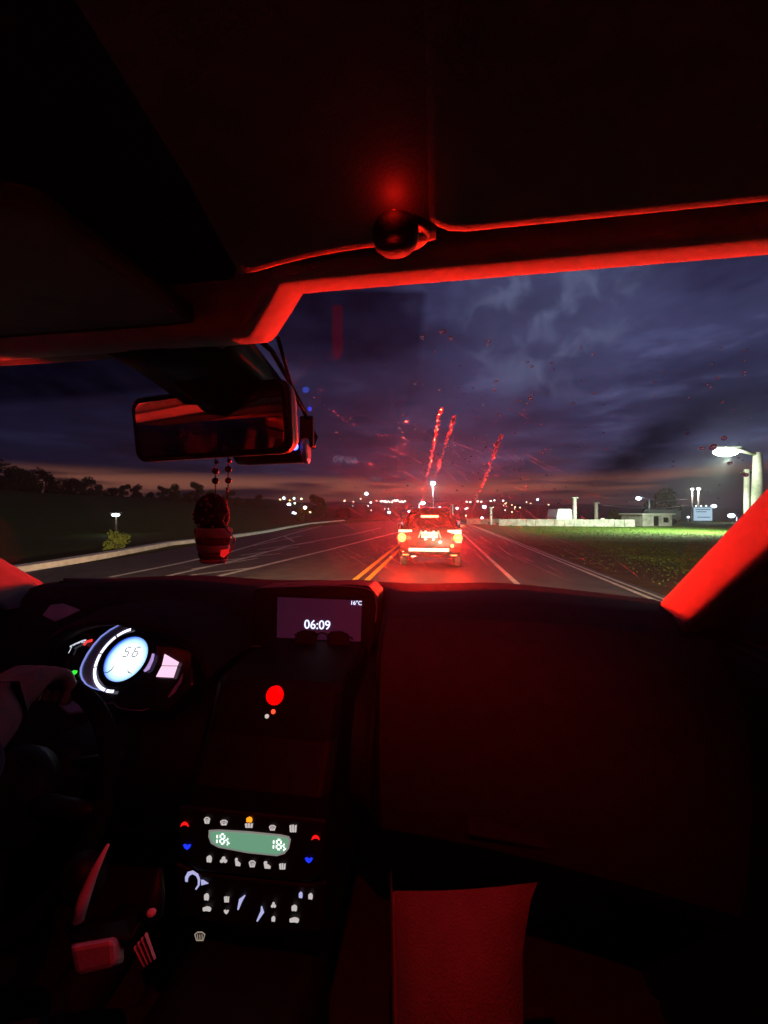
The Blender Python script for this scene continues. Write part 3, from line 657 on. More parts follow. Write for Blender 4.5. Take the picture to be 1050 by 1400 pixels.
for x in sorted(xl):
    kp_ = smooth01((x + .15) / .03); kd_ = smooth01((-.42 - x) / .06)
    up_ = .024 * smooth01((abs((x - CX) / .8) - .25) / .4)
    rows.append([I(x, dash_y(x, (c[0] * (1 - kd_) + d[0] * kd_) * (1 - kp_) + p[0] * kp_), (c[1] * (1 - kd_) + d[1] * kd_) * (1 - kp_) + p[1] * kp_ + up_ * smooth01((p[0] - .75) / .2)) for p, c, d in zip(prof_p, prof_c, prof_d)])
dash = MB().grid(rows).build('dashboard', DASH, car, smooth=True)
SOFT = mat('pale_dash_vinyl', (.034, .033, .032), .8, var=.1, scale=30, bump=.35, bscale=450, spec=.12)  # paler than the dash so red light shows on the passenger side
MB().grid([[I(x, dash_y(x, y) - .004, h + .004 + .024 * smooth01((abs((x - CX) / .8) - .25) / .4) * smooth01((y - .75) / .2)) for y, h in prof_p[3:10]] for x in [-.112 + .594 * i / 20 for i in range(21)]]).build('dash_pad', SOFT, dash, smooth=True)
MB().prism([I(.05, .722, -.43), I(.44, .688, -.43), I(.44, .690, -.60), I(.05, .725, -.60)], (0, .03, 0)).build('glovebox_lid', SOFT, dash, bevel=.008)
MB().box(I(.25, .700, -.455), (.09, .015, .018)).build('glovebox_handle', BLACK, dash, bevel=.004)
for x in (-1.02,): MB().lathe([(.05, -.01), (.055, .0), (.045, .012), (.01, .006)], I(x, dash_y(x, .745), -.33), (0, -1, .15), 20).build('air_vent', BLACK, dash)
# centre stack, tall and leaning back
stk = MB().loft([[I(CX + x * k, y, h) for x, y in ((-.125, .95), (-.125, yf + .015), (-.11, yf), (.11, yf), (.125, yf + .015), (.125, .95))] for h, yf, k in ((-.318, .70, .95), (-.33, .682, 1), (-.40, .650, 1), (-.46, .60, 1), (-.50, .592, 1), (-.66, .592, .98), (-.74, .61, .95))]).build('centre_stack', mat('stack_plastic', (.003, .003, .003), .6, spec=.15), car, bevel=.004)
# screen hood and screen
SCN = frame(P(440, 846.5, .985), (1, 0, 0), (0, .06, 1))
def on_plane(M, px, py):
    n = M.to_3x3().col[2]; o = M.translation; r = ray(px, py); k = (o - CAM).dot(n) / r.dot(n); q = CAM + r * k - o
    return q.dot(M.to_3x3().col[0]), q.dot(M.to_3x3().col[1])
def onf(M, a, b, c=0.0): return M @ V((a, b, c))
def ppoly(mb, M, pts, lift=.0006, th=.0008):
    return mb.prism([onf(M, *on_plane(M, *p), lift) for p in pts], M.to_3x3().col[2] * th)
def pstrip(mb, M, pts, wd, lift=.0006, th=.0008):
    q = [V(on_plane(M, *p)) for p in pts]; L, Rr = [], []
    for i, p in enumerate(q):
        t = (q[min(i + 1, len(q) - 1)] - q[max(i - 1, 0)]).normalized(); n = V((-t.y, t.x)) * (wd[i] if isinstance(wd, (list, tuple)) else wd) / 2
        L.append(p + n); Rr.append(p - n)
    poly = [onf(M, *p, lift) for p in L] + [onf(M, *p, lift) for p in reversed(Rr)]
    k = len(q); o = len(mb.v); nn = M.to_3x3().col[2] * th
    mb.v += poly + [p + nn for p in poly]; T = 2 * k
    for i in range(k - 1):
        a, b, c, d = i, i + 1, T - 2 - i, T - 1 - i
        mb.f += [(o + T + a, o + T + b, o + T + c, o + T + d), (o + a, o + d, o + c, o + b)]
    for i in range(T): mb.f.append((o + i, o + (i + 1) % T, o + T + (i + 1) % T, o + T + i))
    return mb
hood = MB()
hp = [(352, 803), (480, 798), (506, 800), (517, 812), (516, 850), (510, 888), (345, 880)]
hood.loft([[onf(SCN, *on_plane(SCN, *p), .020 if i else -.10) for p in hp] for i in (0, 1)])
scr = hood.build('display_screen', BLACK, car, bevel=.006)
pstrip(MB(), SCN, [(385, 797.5), (440, 798.5), (480, 800), (500, 802), (512, 806.5), (515.5, 814)], .0022, .0205).build('screen_hood_edge', mat('edge_gleam_plastic', (.30, .30, .30), .35), scr)  # pale strips stand in for highlights along the hood edges
pstrip(MB(), SCN, [(515.5, 814), (517, 830), (515, 848)], .004, .0205).build('screen_side_edge', mat('side_gleam_plastic', (.16, .16, .16), .4), scr)
ppoly(MB(), SCN, [(384, 814.5), (497, 819), (495, 885), (383, 880)], .021).build('screen_panel', emit('screen_glow', (.42, .20, .62), .020), scr)
pstrip(MB(), SCN, [(347, 879), (420, 882), (482, 886)], .0012, .026).build('screen_lower_gleam', mat('edge_gleam_plastic', (.30, .30, .30), .35), scr)  # pale strip for the lit line below the screen
WHITE_DIGIT = emit('screen_digit_glow', (.72, .80, 1.0), 1.6)
c1 = on_plane(SCN, 437.5, 852); text_mesh('06:09', .031, 'clock_digits', WHITE_DIGIT, scr, SCN @ Matrix.Translation((c1[0], c1[1], .0225)))
c2 = on_plane(SCN, 489.5, 822.5); text_mesh('16°C', .014, 'temperature_digits', WHITE_DIGIT, scr, SCN @ Matrix.Translation((c2[0], c2[1], .0225)))

# --- sunglasses lying on the shelf in front of the screen
SG = frame(P(440, 874, .93), (1, .02, 0), (0, .35, 1))
sung = thing('sunglasses', 'black sunglasses lying folded in front of the dash screen', 'sunglasses', SG.translation)
for s in (-1, 1):
    pts = [(s * .010, .010), (s * .020, .019), (s * .045, .021), (s * .064, .014), (s * .070, -.004), (s * .058, -.022), (s * .034, -.026), (s * .016, -.012)]
    MB().prism([onf(SG, *p) for p in pts], SG.to_3x3().col[2] * -.004)  .build('lens', BLACK, sung, bevel=.0015)
    MB().tube([onf(SG, s * .068, .008), onf(SG, s * .070, .004, -.03), onf(SG, s * .060, -.012, -.035), onf(SG, -s * .02, -.018, -.035)], .0022, 6).build('temple', BLACK, sung)
    MB().box(onf(SG, s * .021, .004, .001), (.0025, .0025, .014), Matrix.Rotation(s * .7, 3, 'Y')).build('nose_pad', CHROME, sung)
MB().tube([onf(SG, -.012, .012), onf(SG, 0, .015, .002), onf(SG, .012, .012)], .0022, 6).build('bridge', BLACK, sung)

# --- instrument cluster
ICO = frame(P(163, 898, .87), (1, 0, 0), (0, math.sin(R(36)), math.cos(R(36))))
cl = MB().prism([onf(ICO, *on_plane(ICO, *p), -.03) for p in ((84, 905), (96, 868), (140, 846), (185, 846), (225, 862), (262, 890), (262, 935), (225, 972), (150, 972), (100, 955))], ICO.to_3x3().col[2] * .025).build('instrument_cluster', GLOSS, car, bevel=.004)
def c7(a, b): return (90 + a / 6.176, 840 + b / 6.176)
def arc(cx, cy, r, a0, a1, n=24): return [(cx + r * math.cos(R(a0 + (a1 - a0) * i / n)), cy + r * math.sin(R(a0 + (a1 - a0) * i / n))) for i in range(n + 1)]
def flat(mb, M, pts, lift, th=.001): return mb.prism([onf(M, p[0], p[1], lift) for p in pts], M.to_3x3().col[2] * th)
def ringseg(mb, M, cx, cy, r0, r1, a0, a1, lift, th=.001, n=20):
    A, B = arc(cx, cy, r0, a0, a1, n), arc(cx, cy, r1, a0, a1, n)
    vs = [onf(M, *p, lift) for p in A + B]; nn = M.to_3x3().col[2] * th; o = len(mb.v); mb.v += vs + [p + nn for p in vs]; T = len(vs)
    for i in range(n):
        a, b, c, d = i, i + 1, n + 2 + i, n + 1 + i
        mb.f += [(o + T + a, o + T + b, o + T + c, o + T + d), (o + a, o + b, o + T + b, o + T + a), (o + d, o + c, o + T + c, o + T + d)]
    return mb
GC = (.0195, -.003)
def lcd_material():
    m = bpy.data.materials.new('dial_display_glow'); m.use_nodes = True; t = m.node_tree; b = t.nodes['Principled BSDF']
    tc = t.nodes.new('ShaderNodeTexCoord'); mp = t.nodes.new('ShaderNodeVectorMath'); mp.operation = 'DISTANCE'
    o0 = V((CX, .3, 0)); mp.inputs[1].default_value = ICO @ V((GC[0] + .004, GC[1] - .002, .002)) - o0
    t.links.new(tc.outputs['Object'], mp.inputs[0])
    r = t.nodes.new('ShaderNodeValToRGB'); e = r.color_ramp.elements; e[0].position = .030; e[0].color = (.9, .97, 1, 1); e[1].position = .051; e[1].color = (.02, .12, .85, 1); x = e.new(.043); x.color = (.40, .72, 1, 1)
    t.links.new(mp.outputs['Value'], r.inputs[0]); t.links.new(r.outputs[0], b.inputs['Emission Color']); b.inputs['Emission Strength'].default_value = 1.35
    return m
flat(MB(), ICO, arc(*GC, .0487, 0, 354, 59), .001).build('dial_display', lcd_material(), cl)
BEZ = mat('dial_bezel', (.28, .27, .36), .35, var=.05)
ringseg(MB(), ICO, *GC, .051, .060, 0, 360, .0005, .003, 60).build('dial_bezel', BLACK, cl)
WG = emit('dial_ring_glow', (.80, .80, 1.0), 2.2); BG = emit('dial_outer_glow', (.30, .36, .95), .75)
for a0_, a1_ in ((108, 135), (138, 173), (175, 198), (200, 257), (261, 276)): ringseg(MB(), ICO, *GC, .0655, .0712, a0_, a1_, .001).build('dial_scale', WG, cl)
OUTP = [(455, 88), (375, 132), (300, 188), (235, 262), (185, 335), (148, 405), (130, 455), (128, 500), (140, 545), (175, 592), (230, 622), (290, 640), (345, 640)]
po = [on_plane(ICO, *c7(*p)) for p in OUTP]; pi_ = [p for p in arc(*GC, .0725, 112, 262, 12)]
bmb = MB(); bmb.loft([[onf(ICO, o_[0], o_[1], -.001), onf(ICO, i_[0], i_[1], -.001), onf(ICO, i_[0], i_[1], -.002), onf(ICO, o_[0], o_[1], -.002)] for o_, i_ in zip(po, pi_)]); bmb.build('dial_band', BEZ, cl)
pstrip(MB(), ICO, [c7(*p) for p in OUTP], [.002, .0035, .004, .0045, .0045, .004, .004, .0035, .003, .0025, .002, .002, .0015], .0005).build('dial_outer_ring', BG, cl)
INK = mat('display_ink', (.01, .01, .04), .6)
def seg7(ch, cx, cy, w_, h_, M, lift, th, m, parent, name, sl=.25, tk=.0014):
    S = {'a': ((-1, 1), (1, 1)), 'b': ((1, 1), (1, 0)), 'c': ((1, 0), (1, -1)), 'd': ((-1, -1), (1, -1)), 'e': ((-1, 0), (-1, -1)), 'f': ((-1, 1), (-1, 0)), 'g': ((-1, 0), (1, 0))}
    mp = {'5': 'afgcd', '6': 'afgecd', '1': 'bc', '8': 'abcdefg', '0': 'abcdef', '9': 'abcdfg'}
    mb = MB()
    for k in mp[ch]:
        (x0, y0), (x1, y1) = S[k]; p = V((x0 * w_ / 2 + y0 * h_ / 2 * sl, y0 * h_ / 2)); q = V((x1 * w_ / 2 + y1 * h_ / 2 * sl, y1 * h_ / 2)); t = (q - p).normalized(); p = p + t * tk * .7; q = q - t * tk * .7; n = V((-t.y, t.x)) * tk / 2
        flat(mb, M, [(cx + a.x, cy + a.y) for a in (p + n, q + n, q - n, p - n)], lift, th)
    return mb.build(name, m, parent)
for ch, p in (('5', c7(522, 318)), ('6', c7(600, 318))):
    q = on_plane(ICO, *p); seg7(ch, q[0], q[1], .0115, .0205, ICO, .0022, .0005, INK, cl, 'speed_digit', .12, .0017)
for pts in ([(328, 490), (360, 492), (392, 470), (412, 438)], [(528, 472), (535, 492), (562, 500)]): pstrip(MB(), ICO, [c7(*p) for p in pts], [.0008] + [.0018] * (len(pts) - 2) + [.0010], .0022, .0005).build('gauge_arc', INK, cl)
pstrip(MB(), ICO, [c7(588, 412), c7(606, 415)], .0008, .0022, .0005).build('display_mark', INK, cl)
PINK = emit('side_display_glow', (1, .62, .85), 1.1)
ppoly(MB(), ICO, [c7(*p) for p in ((722, 330), (752, 335), (742, 390), (708, 465), (672, 488), (650, 468), (672, 420), (700, 370))], .001).build('side_display', emit('side_display_small_glow', (.62, .42, .95), .7), cl)
ppoly(MB(), ICO, [c7(*p) for p in ((838, 335), (958, 405), (946, 434), (815, 432))], .001).build('side_display', PINK, cl)
ppoly(MB(), ICO, [c7(*p) for p in ((812, 438), (944, 440), (912, 535), (765, 528))], .001).build('side_display', PINK, cl)
pstrip(MB(), ICO, [c7(*p) for p in ((985, 500), (960, 570), (905, 650), (862, 700))], [.002, .008, .009, .003], -.002).build('cluster_rim', mat('cluster_rim_plastic', (.3, .28, .4), .3), cl)
pstrip(MB(), ICO, [c7(*p) for p in ((280, 785), (340, 755), (400, 742), (440, 785), (520, 805), (640, 812), (700, 795))], .0012, .0).build('cluster_edge', mat('cluster_rim_plastic', (.3, .28, .4), .3), cl)
# rev counter strip peeping past the hand, turn arrow
pstrip(MB(), ICO, [c7(*p) for p in ((30, 330), (60, 270), (110, 245), (170, 240))], .0012, .002).build('rev_scale', emit('rev_scale_glow', (.8, .85, 1), .8), cl)
pstrip(MB(), ICO, [c7(*p) for p in ((40, 275), (90, 250), (150, 225), (175, 220))], .004, .0015).build('rev_scale', emit('rev_scale_glow', (.8, .85, 1), .8), cl)
pstrip(MB(), ICO, [c7(*p) for p in ((80, 165), (130, 155), (190, 175), (225, 195))], .005, .001).build('rev_band', BEZ, cl)
pstrip(MB(), ICO, [c7(*p) for p in ((158, 262), (185, 232), (230, 222))], .006, .002).build('rev_red_zone', emit('rev_red_glow', (1, .04, .03), 1.2), cl)
for x, y in ((60, 268), (95, 255), (130, 242)): pstrip(MB(), ICO, [c7(x, y), c7(x + 18, y + 14)], .002, .0026).build('rev_mark', INK, cl)
ppoly(MB(), ICO, [c7(*p) for p in ((58, 498), (85, 478), (116, 480), (112, 500), (88, 518), (66, 514))], .006).build('turn_arrow', emit('turn_arrow_glow', (.05, 1, .05), 1.0), cl)
lamp('dial_light', 'AREA', ICO @ V((GC[0], GC[1], .006)), .012, (.7, .78, 1), cl, target=ICO @ V((0, 0, 1)), shape='DISK', size=.08)
# hood over the cluster
rows = []
for j, (yy, zz, wd) in enumerate(((1.0, -.24, .24), (.86, -.222, .235), (.77, -.232, .225), (.75, -.246, .22), (.78, -.255, .205), (.92, -.26, .20))):
    rows.append([I(-.70 + wd * math.sin(R(a)) * 1.0, yy, zz - .16 * (1 - math.cos(R(a)) ** .7 if abs(a) < 89 else 1)) for a in (-80, -65, -50, -35, -18, 0, 18, 35, 50, 65, 80)])
MB().grid(rows).build('instrument_hood', DASH, car, smooth=True)
ppoly(MB(), ICO, [(73, 848), (84, 834), (100, 832), (124, 841), (106, 850), (90, 857)], .03, .004).build('hood_lit_patch', mat('hood_lit_plastic', (.30, .29, .34), .6), car, bevel=.002)  # pale bluish plate stands in for the lit underside of the hood

# --- steering wheel and column
SWC = V((-.69, .53, .955)); SWM = frame(SWC, (1, 0, 0), (0, math.sin(R(26)), math.cos(R(26))))
sw = MB().tube([onf(SWM, .172 * math.cos(R(a)), .172 * math.sin(R(a))) for a in range(0, 361, 9)], .0145, 10, False).build('steering_wheel', mat('wheel_leather', (.004, .004, .004), .8, spec=.08, bump=.3, bscale=500), car, smooth=True)
MB().lathe([(.075, -.02), (.078, .0), (.06, .022), (.02, .03), (.001, .031)], SWC, SWM.to_3x3().col[2], 24).build('hub', BLACK, sw, smooth=True)
for a in (0, 180, 250, 290): MB().tube([onf(SWM, .06 * math.cos(R(a)), .06 * math.sin(R(a)), .005), onf(SWM, .18 * math.cos(R(a)), .18 * math.sin(R(a)))], [.018, .012], 8).build('spoke', BLACK, sw, smooth=True)
MB().tube([SWC + V((0, .05, -.01)), SWC + V((-.02, .36, -.06))], [.06, .08], 14).build('column_shroud', BLACK, car, smooth=True)
ppoly(MB(), frame(P(108, 967, .80), (1, 0, 0), (0, .8, .6)), [(82, 965), (92, 955), (112, 957), (134, 967), (112, 977), (96, 979)], 0, .01).build('column_lit_patch', mat('column_lit_plastic', (.22, .24, .36), .45), car, bevel=.003)  # bluish colour stands in for dial light on the column
for s, q in ((1, -.25), (-1, .25)): MB().tube([SWC + V((s * .05, .07, .02)), SWC + V((s * .16, .05, .03 + .02 * s))], [.008, .011], 8).build('stalk', BLACK, car, smooth=True)

MB().grid([[I(CX + .8 * sx, y - .26 * sx * sx, h + .01 * abs(sx)) for sx in (-1, -.75, -.5, -.25, 0, .25, .5, .75, 1)] for y, h in ((1.20, -.245), (1.36, -.265), (1.5, -.33))]).build('cowl', BLACK, car, smooth=True)
# --- hazard and warning lights on the stack
HZ = frame(P(375, 951, .712), (1, 0, 0), (0, .28, 1)); q = on_plane(HZ, 375.5, 951)
MB().lathe([(.016, -.01), (.0165, .0), (.0155, .003), (.001, .004)], onf(HZ, *q), HZ.to_3x3().col[2], 26).build('hazard_button', emit('hazard_red', (1, .0, .0), 1.1), stk, smooth=True)
q = on_plane(HZ, 374.5, 972.5); MB().sphere(onf(HZ, *q, .003), (.0042, .003, .0042), 10, 6).build('warning_light', emit('warning_red', (1, .06, .02), 2.0), stk, smooth=True)
q = on_plane(HZ, 366, 979); MB().sphere(onf(HZ, *q, .003), (.0045, .003, .0042), 8, 5).build('lock_icon', emit('icon_white', (.85, .83, .80), .62), stk)

# --- climate panel and radio: every lit legend is a part of the stack
CP = frame(P(344, 1180, .606), (1, 0, 0), (0, 0, 1))
cpan = MB().prism([onf(CP, *on_plane(CP, *p), -.006) for p in ((244, 1102), (446, 1122), (440, 1192), (425, 1206), (270, 1190), (248, 1172))], CP.to_3x3().col[2] * .008).build('climate_panel', BLACK, car, bevel=.004)
ppoly(MB(), CP, [(287, 1133), (300, 1132.3), (340, 1134.5), (385, 1139), (396, 1141.5), (398.5, 1146), (396, 1158), (390, 1165), (380, 1168), (340, 1164), (300, 1156.5), (290, 1151), (286.5, 1142)], .0025).build('climate_display_rim', emit('climate_rim_glow', (.55, .62, .57), .32), cpan)
ppoly(MB(), CP, [(290, 1135), (302, 1134.4), (340, 1136.8), (384, 1141), (394.5, 1143.5), (396, 1147), (393.5, 1157), (388, 1162), (379, 1164.8), (340, 1160.8), (302, 1153.5), (293.5, 1149), (290, 1142)], .0037).build('climate_display', emit('climate_glow', (.20, .52, .32), .62), cpan)
LW = emit('climate_digit_glow', (.95, 1, .97), 1.6)
for cxp, cyp in ((306.5, 1143), (383, 1150.5)):
    for k, (ch, dx, dy, w_, h_) in enumerate((('1', -9.0, 0, 4, 13), ('8', 0, .3, 6, 13), ('5', 7, 4, 4.2, 7.5))):
        q = on_plane(CP, cxp + dx, cyp + dy); seg7(ch, q[0], q[1], w_ * .606 / 527, h_ * .606 / 527, CP, .005, .0005, LW, cpan, 'temperature_digit', .05, .0021)
ICW = emit('icon_grey_glow', (.80, .78, .76), .62); IBL = emit('icon_blue_white_glow', (.55, .58, 1), .75); IRED = emit('icon_red_glow', (1, .01, .01), 1.0); IBLUE = emit('icon_blue_glow', (.01, .04, 1), 1.0)
ri = random.Random(4)
def icon(px, py, w_, h_, m, parent, kind, name='button_legend', lift=.0035):
    mb = MB(); pts = []
    if kind == 'fan':
        for a in (90, 210, 330):
            c = (px + w_ * .28 * math.cos(R(a)), py - h_ * .28 * math.sin(R(a))); ppoly(mb, CP, [(c[0] + w_ * .26 * math.cos(R(b)), c[1] + h_ * .26 * math.sin(R(b))) for b in range(0, 360, 45)], lift)
    elif kind == 'bars':
        for k in (-1, 0, 1): ppoly(mb, CP, [(px + k * w_ * .36 - w_ * .13, py - h_ * .5 * (1 - .2 * abs(k))), (px + k * w_ * .36 + w_ * .13, py - h_ * .5), (px + k * w_ * .30 + w_ * .12, py + h_ * .5), (px + k * w_ * .30 - w_ * .12, py + h_ * .45)], lift)
    elif kind == 'screen':
        pstrip(mb, CP, [(px - w_ * .45, py - h_ * .2), (px - w_ * .2, py - h_ * .42), (px + w_ * .2, py - h_ * .42), (px + w_ * .45, py - h_ * .2), (px + w_ * .3, py + h_ * .42), (px - w_ * .3, py + h_ * .42), (px - w_ * .45, py - h_ * .2)], .0015, lift)
        for k in (-1, 0, 1): pstrip(mb, CP, [(px + k * w_ * .2, py - h_ * .2), (px + k * w_ * .2 + .4, py + h_ * .3)], .0010, lift + .0002)
    elif kind == 'person':
        ppoly(mb, CP, [(px + w_ * (.25 * math.cos(R(b)) - .2), py + h_ * (.2 * math.sin(R(b)) - .3)) for b in range(0, 360, 45)], lift)
        ppoly(mb, CP, [(px - w_ * .4, py - h_ * .1), (px + w_ * .1, py - h_ * .1), (px + w_ * .5, py + h_ * .2), (px + w_ * .45, py + h_ * .5), (px - w_ * .3, py + h_ * .45)], lift)
    elif kind == 'dome':
        ppoly(mb, CP, [(px + w_ * .5 * math.cos(R(b)), py + h_ * .35 - h_ * .85 * math.sin(R(b))) for b in range(0, 181, 20)] + [(px - w_ * .2, py + h_ * .05), (px + w_ * .2, py + h_ * .05)], lift)
    elif kind == 'heart':
        ppoly(mb, CP, [(px - w_ * .5, py - h_ * .35), (px - w_ * .2, py - h_ * .5), (px, py - h_ * .25), (px + w_ * .25, py - h_ * .45), (px + w_ * .5, py - h_ * .3), (px + w_ * .3, py + h_ * .2), (px, py + h_ * .5), (px - w_ * .35, py + h_ * .15)], lift)
    else:
        ppoly(mb, CP, [(px + w_ * .5 * math.copysign(abs(math.cos(R(b))) ** .6, math.cos(R(b))), py + h_ * .5 * math.copysign(abs(math.sin(R(b))) ** .6, math.sin(R(b))) + .02 * (b % 90)) for b in range(0, 360, 30)], lift)
    return mb.build(name, m, parent)
for px, py, a, b, k in ((285, 1119, 8, 9, 'screen'), (308, 1122, 10, 7, 'screen'), (342, 1126, 11, 6, 'bars'), (374, 1129, 9, 7, 'screen'), (402, 1130, 10, 10, 'bars'),
                        (288, 1171, 7, 9, 'block'), (307.5, 1173, 10, 9, 'fan'), (326.5, 1175.5, 8, 11, 'person'), (346.5, 1178, 9, 9, 'screen'), (366.5, 1179.5, 10, 10, 'person'), (387.5, 1181.5, 9, 8, 'bars')): icon(px, py, a, b, ICW, cpan, k)
icon(342.5, 1117.5, 8, 7, emit('indicator_amber_glow', (1, .30, .01), 1.5), cpan, 'block', 'auto_indicator')
for px, py in ((254.5, 1125), (432.5, 1143)): icon(px, py, 11, 8, IRED, cpan, 'dome', 'warmer_button')
for px, py in ((258, 1155), (423.5, 1173)): icon(px, py, 11, 8, IBLUE, cpan, 'heart', 'cooler_button')
RADF = MB().prism([onf(CP, *on_plane(CP, *p), -.006) for p in ((240, 1180), (268, 1194), (424, 1210), (446, 1206), (440, 1275), (330, 1268), (246, 1252))], CP.to_3x3().col[2] * .007).build('radio_panel', BLACK, car, bevel=.004)
def s55(x, y): return (250 + x * 190 / 1050, 1180 + y * 190 / 1050)
pstrip(MB(), CP, [s55(*p) for p in ((38, 125), (38, 95), (55, 65), (85, 55), (118, 75), (132, 110), (130, 150), (108, 182))], [.004, .0052, .006, .0055, .0045, .0038, .003, .0024], .003).build('knob_ring', IBL, RADF)
ppoly(MB(), CP, [s55(*p) for p in ((148, 112), (165, 113), (203, 138), (150, 152))], .003).build('knob_arrow', IBL, RADF)
for pts in (((478, 228), (445, 265), (425, 335)), ((602, 310), (608, 350), (568, 422))): pstrip(MB(), CP, [s55(*p) for p in pts], [.0015, .0058, .0022], .003).build('knob_ring', IBL, RADF)
for (x, y), a, b, k in (((190, 235), 6.5, 9, 'block'), ((193, 325), 11.5, 6, 'block'), ((341, 256), 7, 8, 'bars'), ((339, 350), 7, 6, 'heart'), ((693, 300), 7, 8, 'fan'), ((692, 400), 5, 7, 'block'), ((849, 318), 7.5, 8, 'block'), ((849, 408), 13, 6.5, 'block'), ((971, 230), 6, 8, 'block')): icon(*s55(x, y), a, b, ICW, RADF, k)
icon(*s55(897, 220), 5, 8, IBL, RADF, 'block')
icon(275.5, 1276, 15, 13, emit('console_legend_glow', (.62, .55, .42), .42), stk, 'screen', 'console_legend', .004)

# --- gear lever and console
GP = P(150, 1300, .46)
tun = MB().loft([[I(CX + sx * .12, y, h) for sx, h in ((-1, -1.05), (-1, h1), (-.8, h1 + .02), (.8, h1 + .02), (1, h1), (1, -1.05))] for y, h1 in ((.63, -.74), (.45, -.72), (.2, -.74), (-.3, -.72))]).build('centre_console', BLACK, car, bevel=.01)
GLM = mat('gear_surround_plastic', (.62, .60, .58), .6, var=.1, bump=.1)
def Gd(px, py, d): return P(px, py, d)
gl = MB().loft([[Gd(95, 1295, .45), Gd(156, 1284, .45), Gd(158, 1322, .45), Gd(104, 1335, .45)], [Gd(95, 1287, .50), Gd(168, 1275, .50), Gd(172, 1318, .50), Gd(104, 1330, .50)]]).build('gear_lever', GLM, car, bevel=.006)
MB().tube([Gd(106, 1258, .48), Gd(116, 1225, .485), Gd(130, 1190, .49), Gd(148, 1154, .50)], [.0075, .007, .005, .0018], 10).build('lever_lit_edge', GLM, gl, smooth=True)  # pale strip standing for the lit side of the lever shaft
mbp = MB()
for k in range(4):
    a = k / 4; b = (k + .8) / 4
    q = [V((182 + 20 * u, 1296 - 24 * u)) for u in (a, b)] ; e = [V((197 + 18 * u, 1324 - 14 * u)) for u in (a, b)]
    mbp.loft([[Gd(q[0].x, q[0].y, .455), Gd(q[1].x, q[1].y, .462), Gd(e[1].x, e[1].y, .462), Gd(e[0].x, e[0].y, .455)], [Gd(q[0].x, q[0].y, .48), Gd(q[1].x, q[1].y, .48), Gd(e[1].x, e[1].y, .48), Gd(e[0].x, e[0].y, .48)]])
mbp.build('gaiter_folds', GLM, gl, bevel=.002, kind='stuff')
MB().loft([[Gd(86, 1262, .50), Gd(130, 1254, .50), Gd(172, 1262, .50), Gd(205, 1240, .50), Gd(180, 1285, .47), Gd(100, 1284, .47)], [Gd(86, 1270, .54), Gd(130, 1264, .54), Gd(172, 1272, .54), Gd(205, 1255, .54), Gd(180, 1295, .52), Gd(100, 1294, .52)]]).build('gear_surround', BLACK, gl, bevel=.004)
MB().tube([Gd(206, 1250, .50), Gd(212, 1225, .505), Gd(218, 1188, .515)], [.016, .012, .004], 10).build('console_wing', BLACK, gl, smooth=True)
MB().sphere(Gd(207, 1248, .478), (.006, .005, .004), 8, 6).build('shift_button', GLM, gl, smooth=True)
MB().lathe([(.012, -.02), (.024, .0), (.026, .02), (.018, .04), (.002, .045)], Gd(118, 1212, .52), (0, -.2, 1), 16).build('gear_knob', BLACK, gl, smooth=True)

# --- seats, doors, floor
def seat(x, lab):
    st = MB().loft([[I(x + sx * wd, y, h) for sx, dy in ((-1, 0), (-.8, .03), (0, .0), (.8, .03), (1, 0))for y, h in ((yy + dy, hh),)] + [I(x + sx * wd * .95, yy - .12, hh - .02) for sx in (1, 0, -1)] for yy, hh, wd in ((-.16, -.78, .25), (-.22, -.55, .26), (-.30, -.30, .25), (-.36, -.13, .20), (-.385, -.09, .15))]).build('front_seat', SEATM, car, smooth=True, label=lab)
    MB().loft([[I(x + sx * .25, y, -.80 + .03 * abs(sx)) for sx in (-1, -.8, 0, .8, 1)] + [I(x + sx * .25, y, -.98) for sx in (1, 0, -1)] for y in (.26, .20, 0, -.2)]).build('seat_cushion', SEATM, st, bevel=.02)
    MB().loft([[I(x + sx * .13, y, h) for sx, y in ((-1, -.40), (-.7, -.375), (.7, -.375), (1, -.40), (.8, -.46), (-.8, -.46))] for h in (-.055, .0, .08, .10)]).build('headrest', SEATM, st, bevel=.015)
    return st
seat(-.66, 'driver seat'); seat(.06, 'passenger seat')
rs = MB().box(I(CX, -1.25, -.45), (1.35, .2, .75), Matrix.Rotation(-.25, 3, 'X')).build('rear_seat', SEATM, car, bevel=.05)
for x in (-.66, -.3, .06): MB().box(I(x, -1.36, -.02), (.26, .1, .18)).build('headrest', SEATM, rs, bevel=.03)
MB().box(I(CX, -1.0, -.86), (1.35, .6, .16)).build('rear_bench', SEATM, rs, bevel=.04)
MB().box(I(CX, -.35, -1.08), (1.6, 3.0, .05)).build('cabin_floor', mat('carpet', (.03, .03, .03), .95, bump=.4), car)
MB().box(I(CX, 1.20, -.70), (1.56, .06, .82)).build('firewall', BLACK, car)
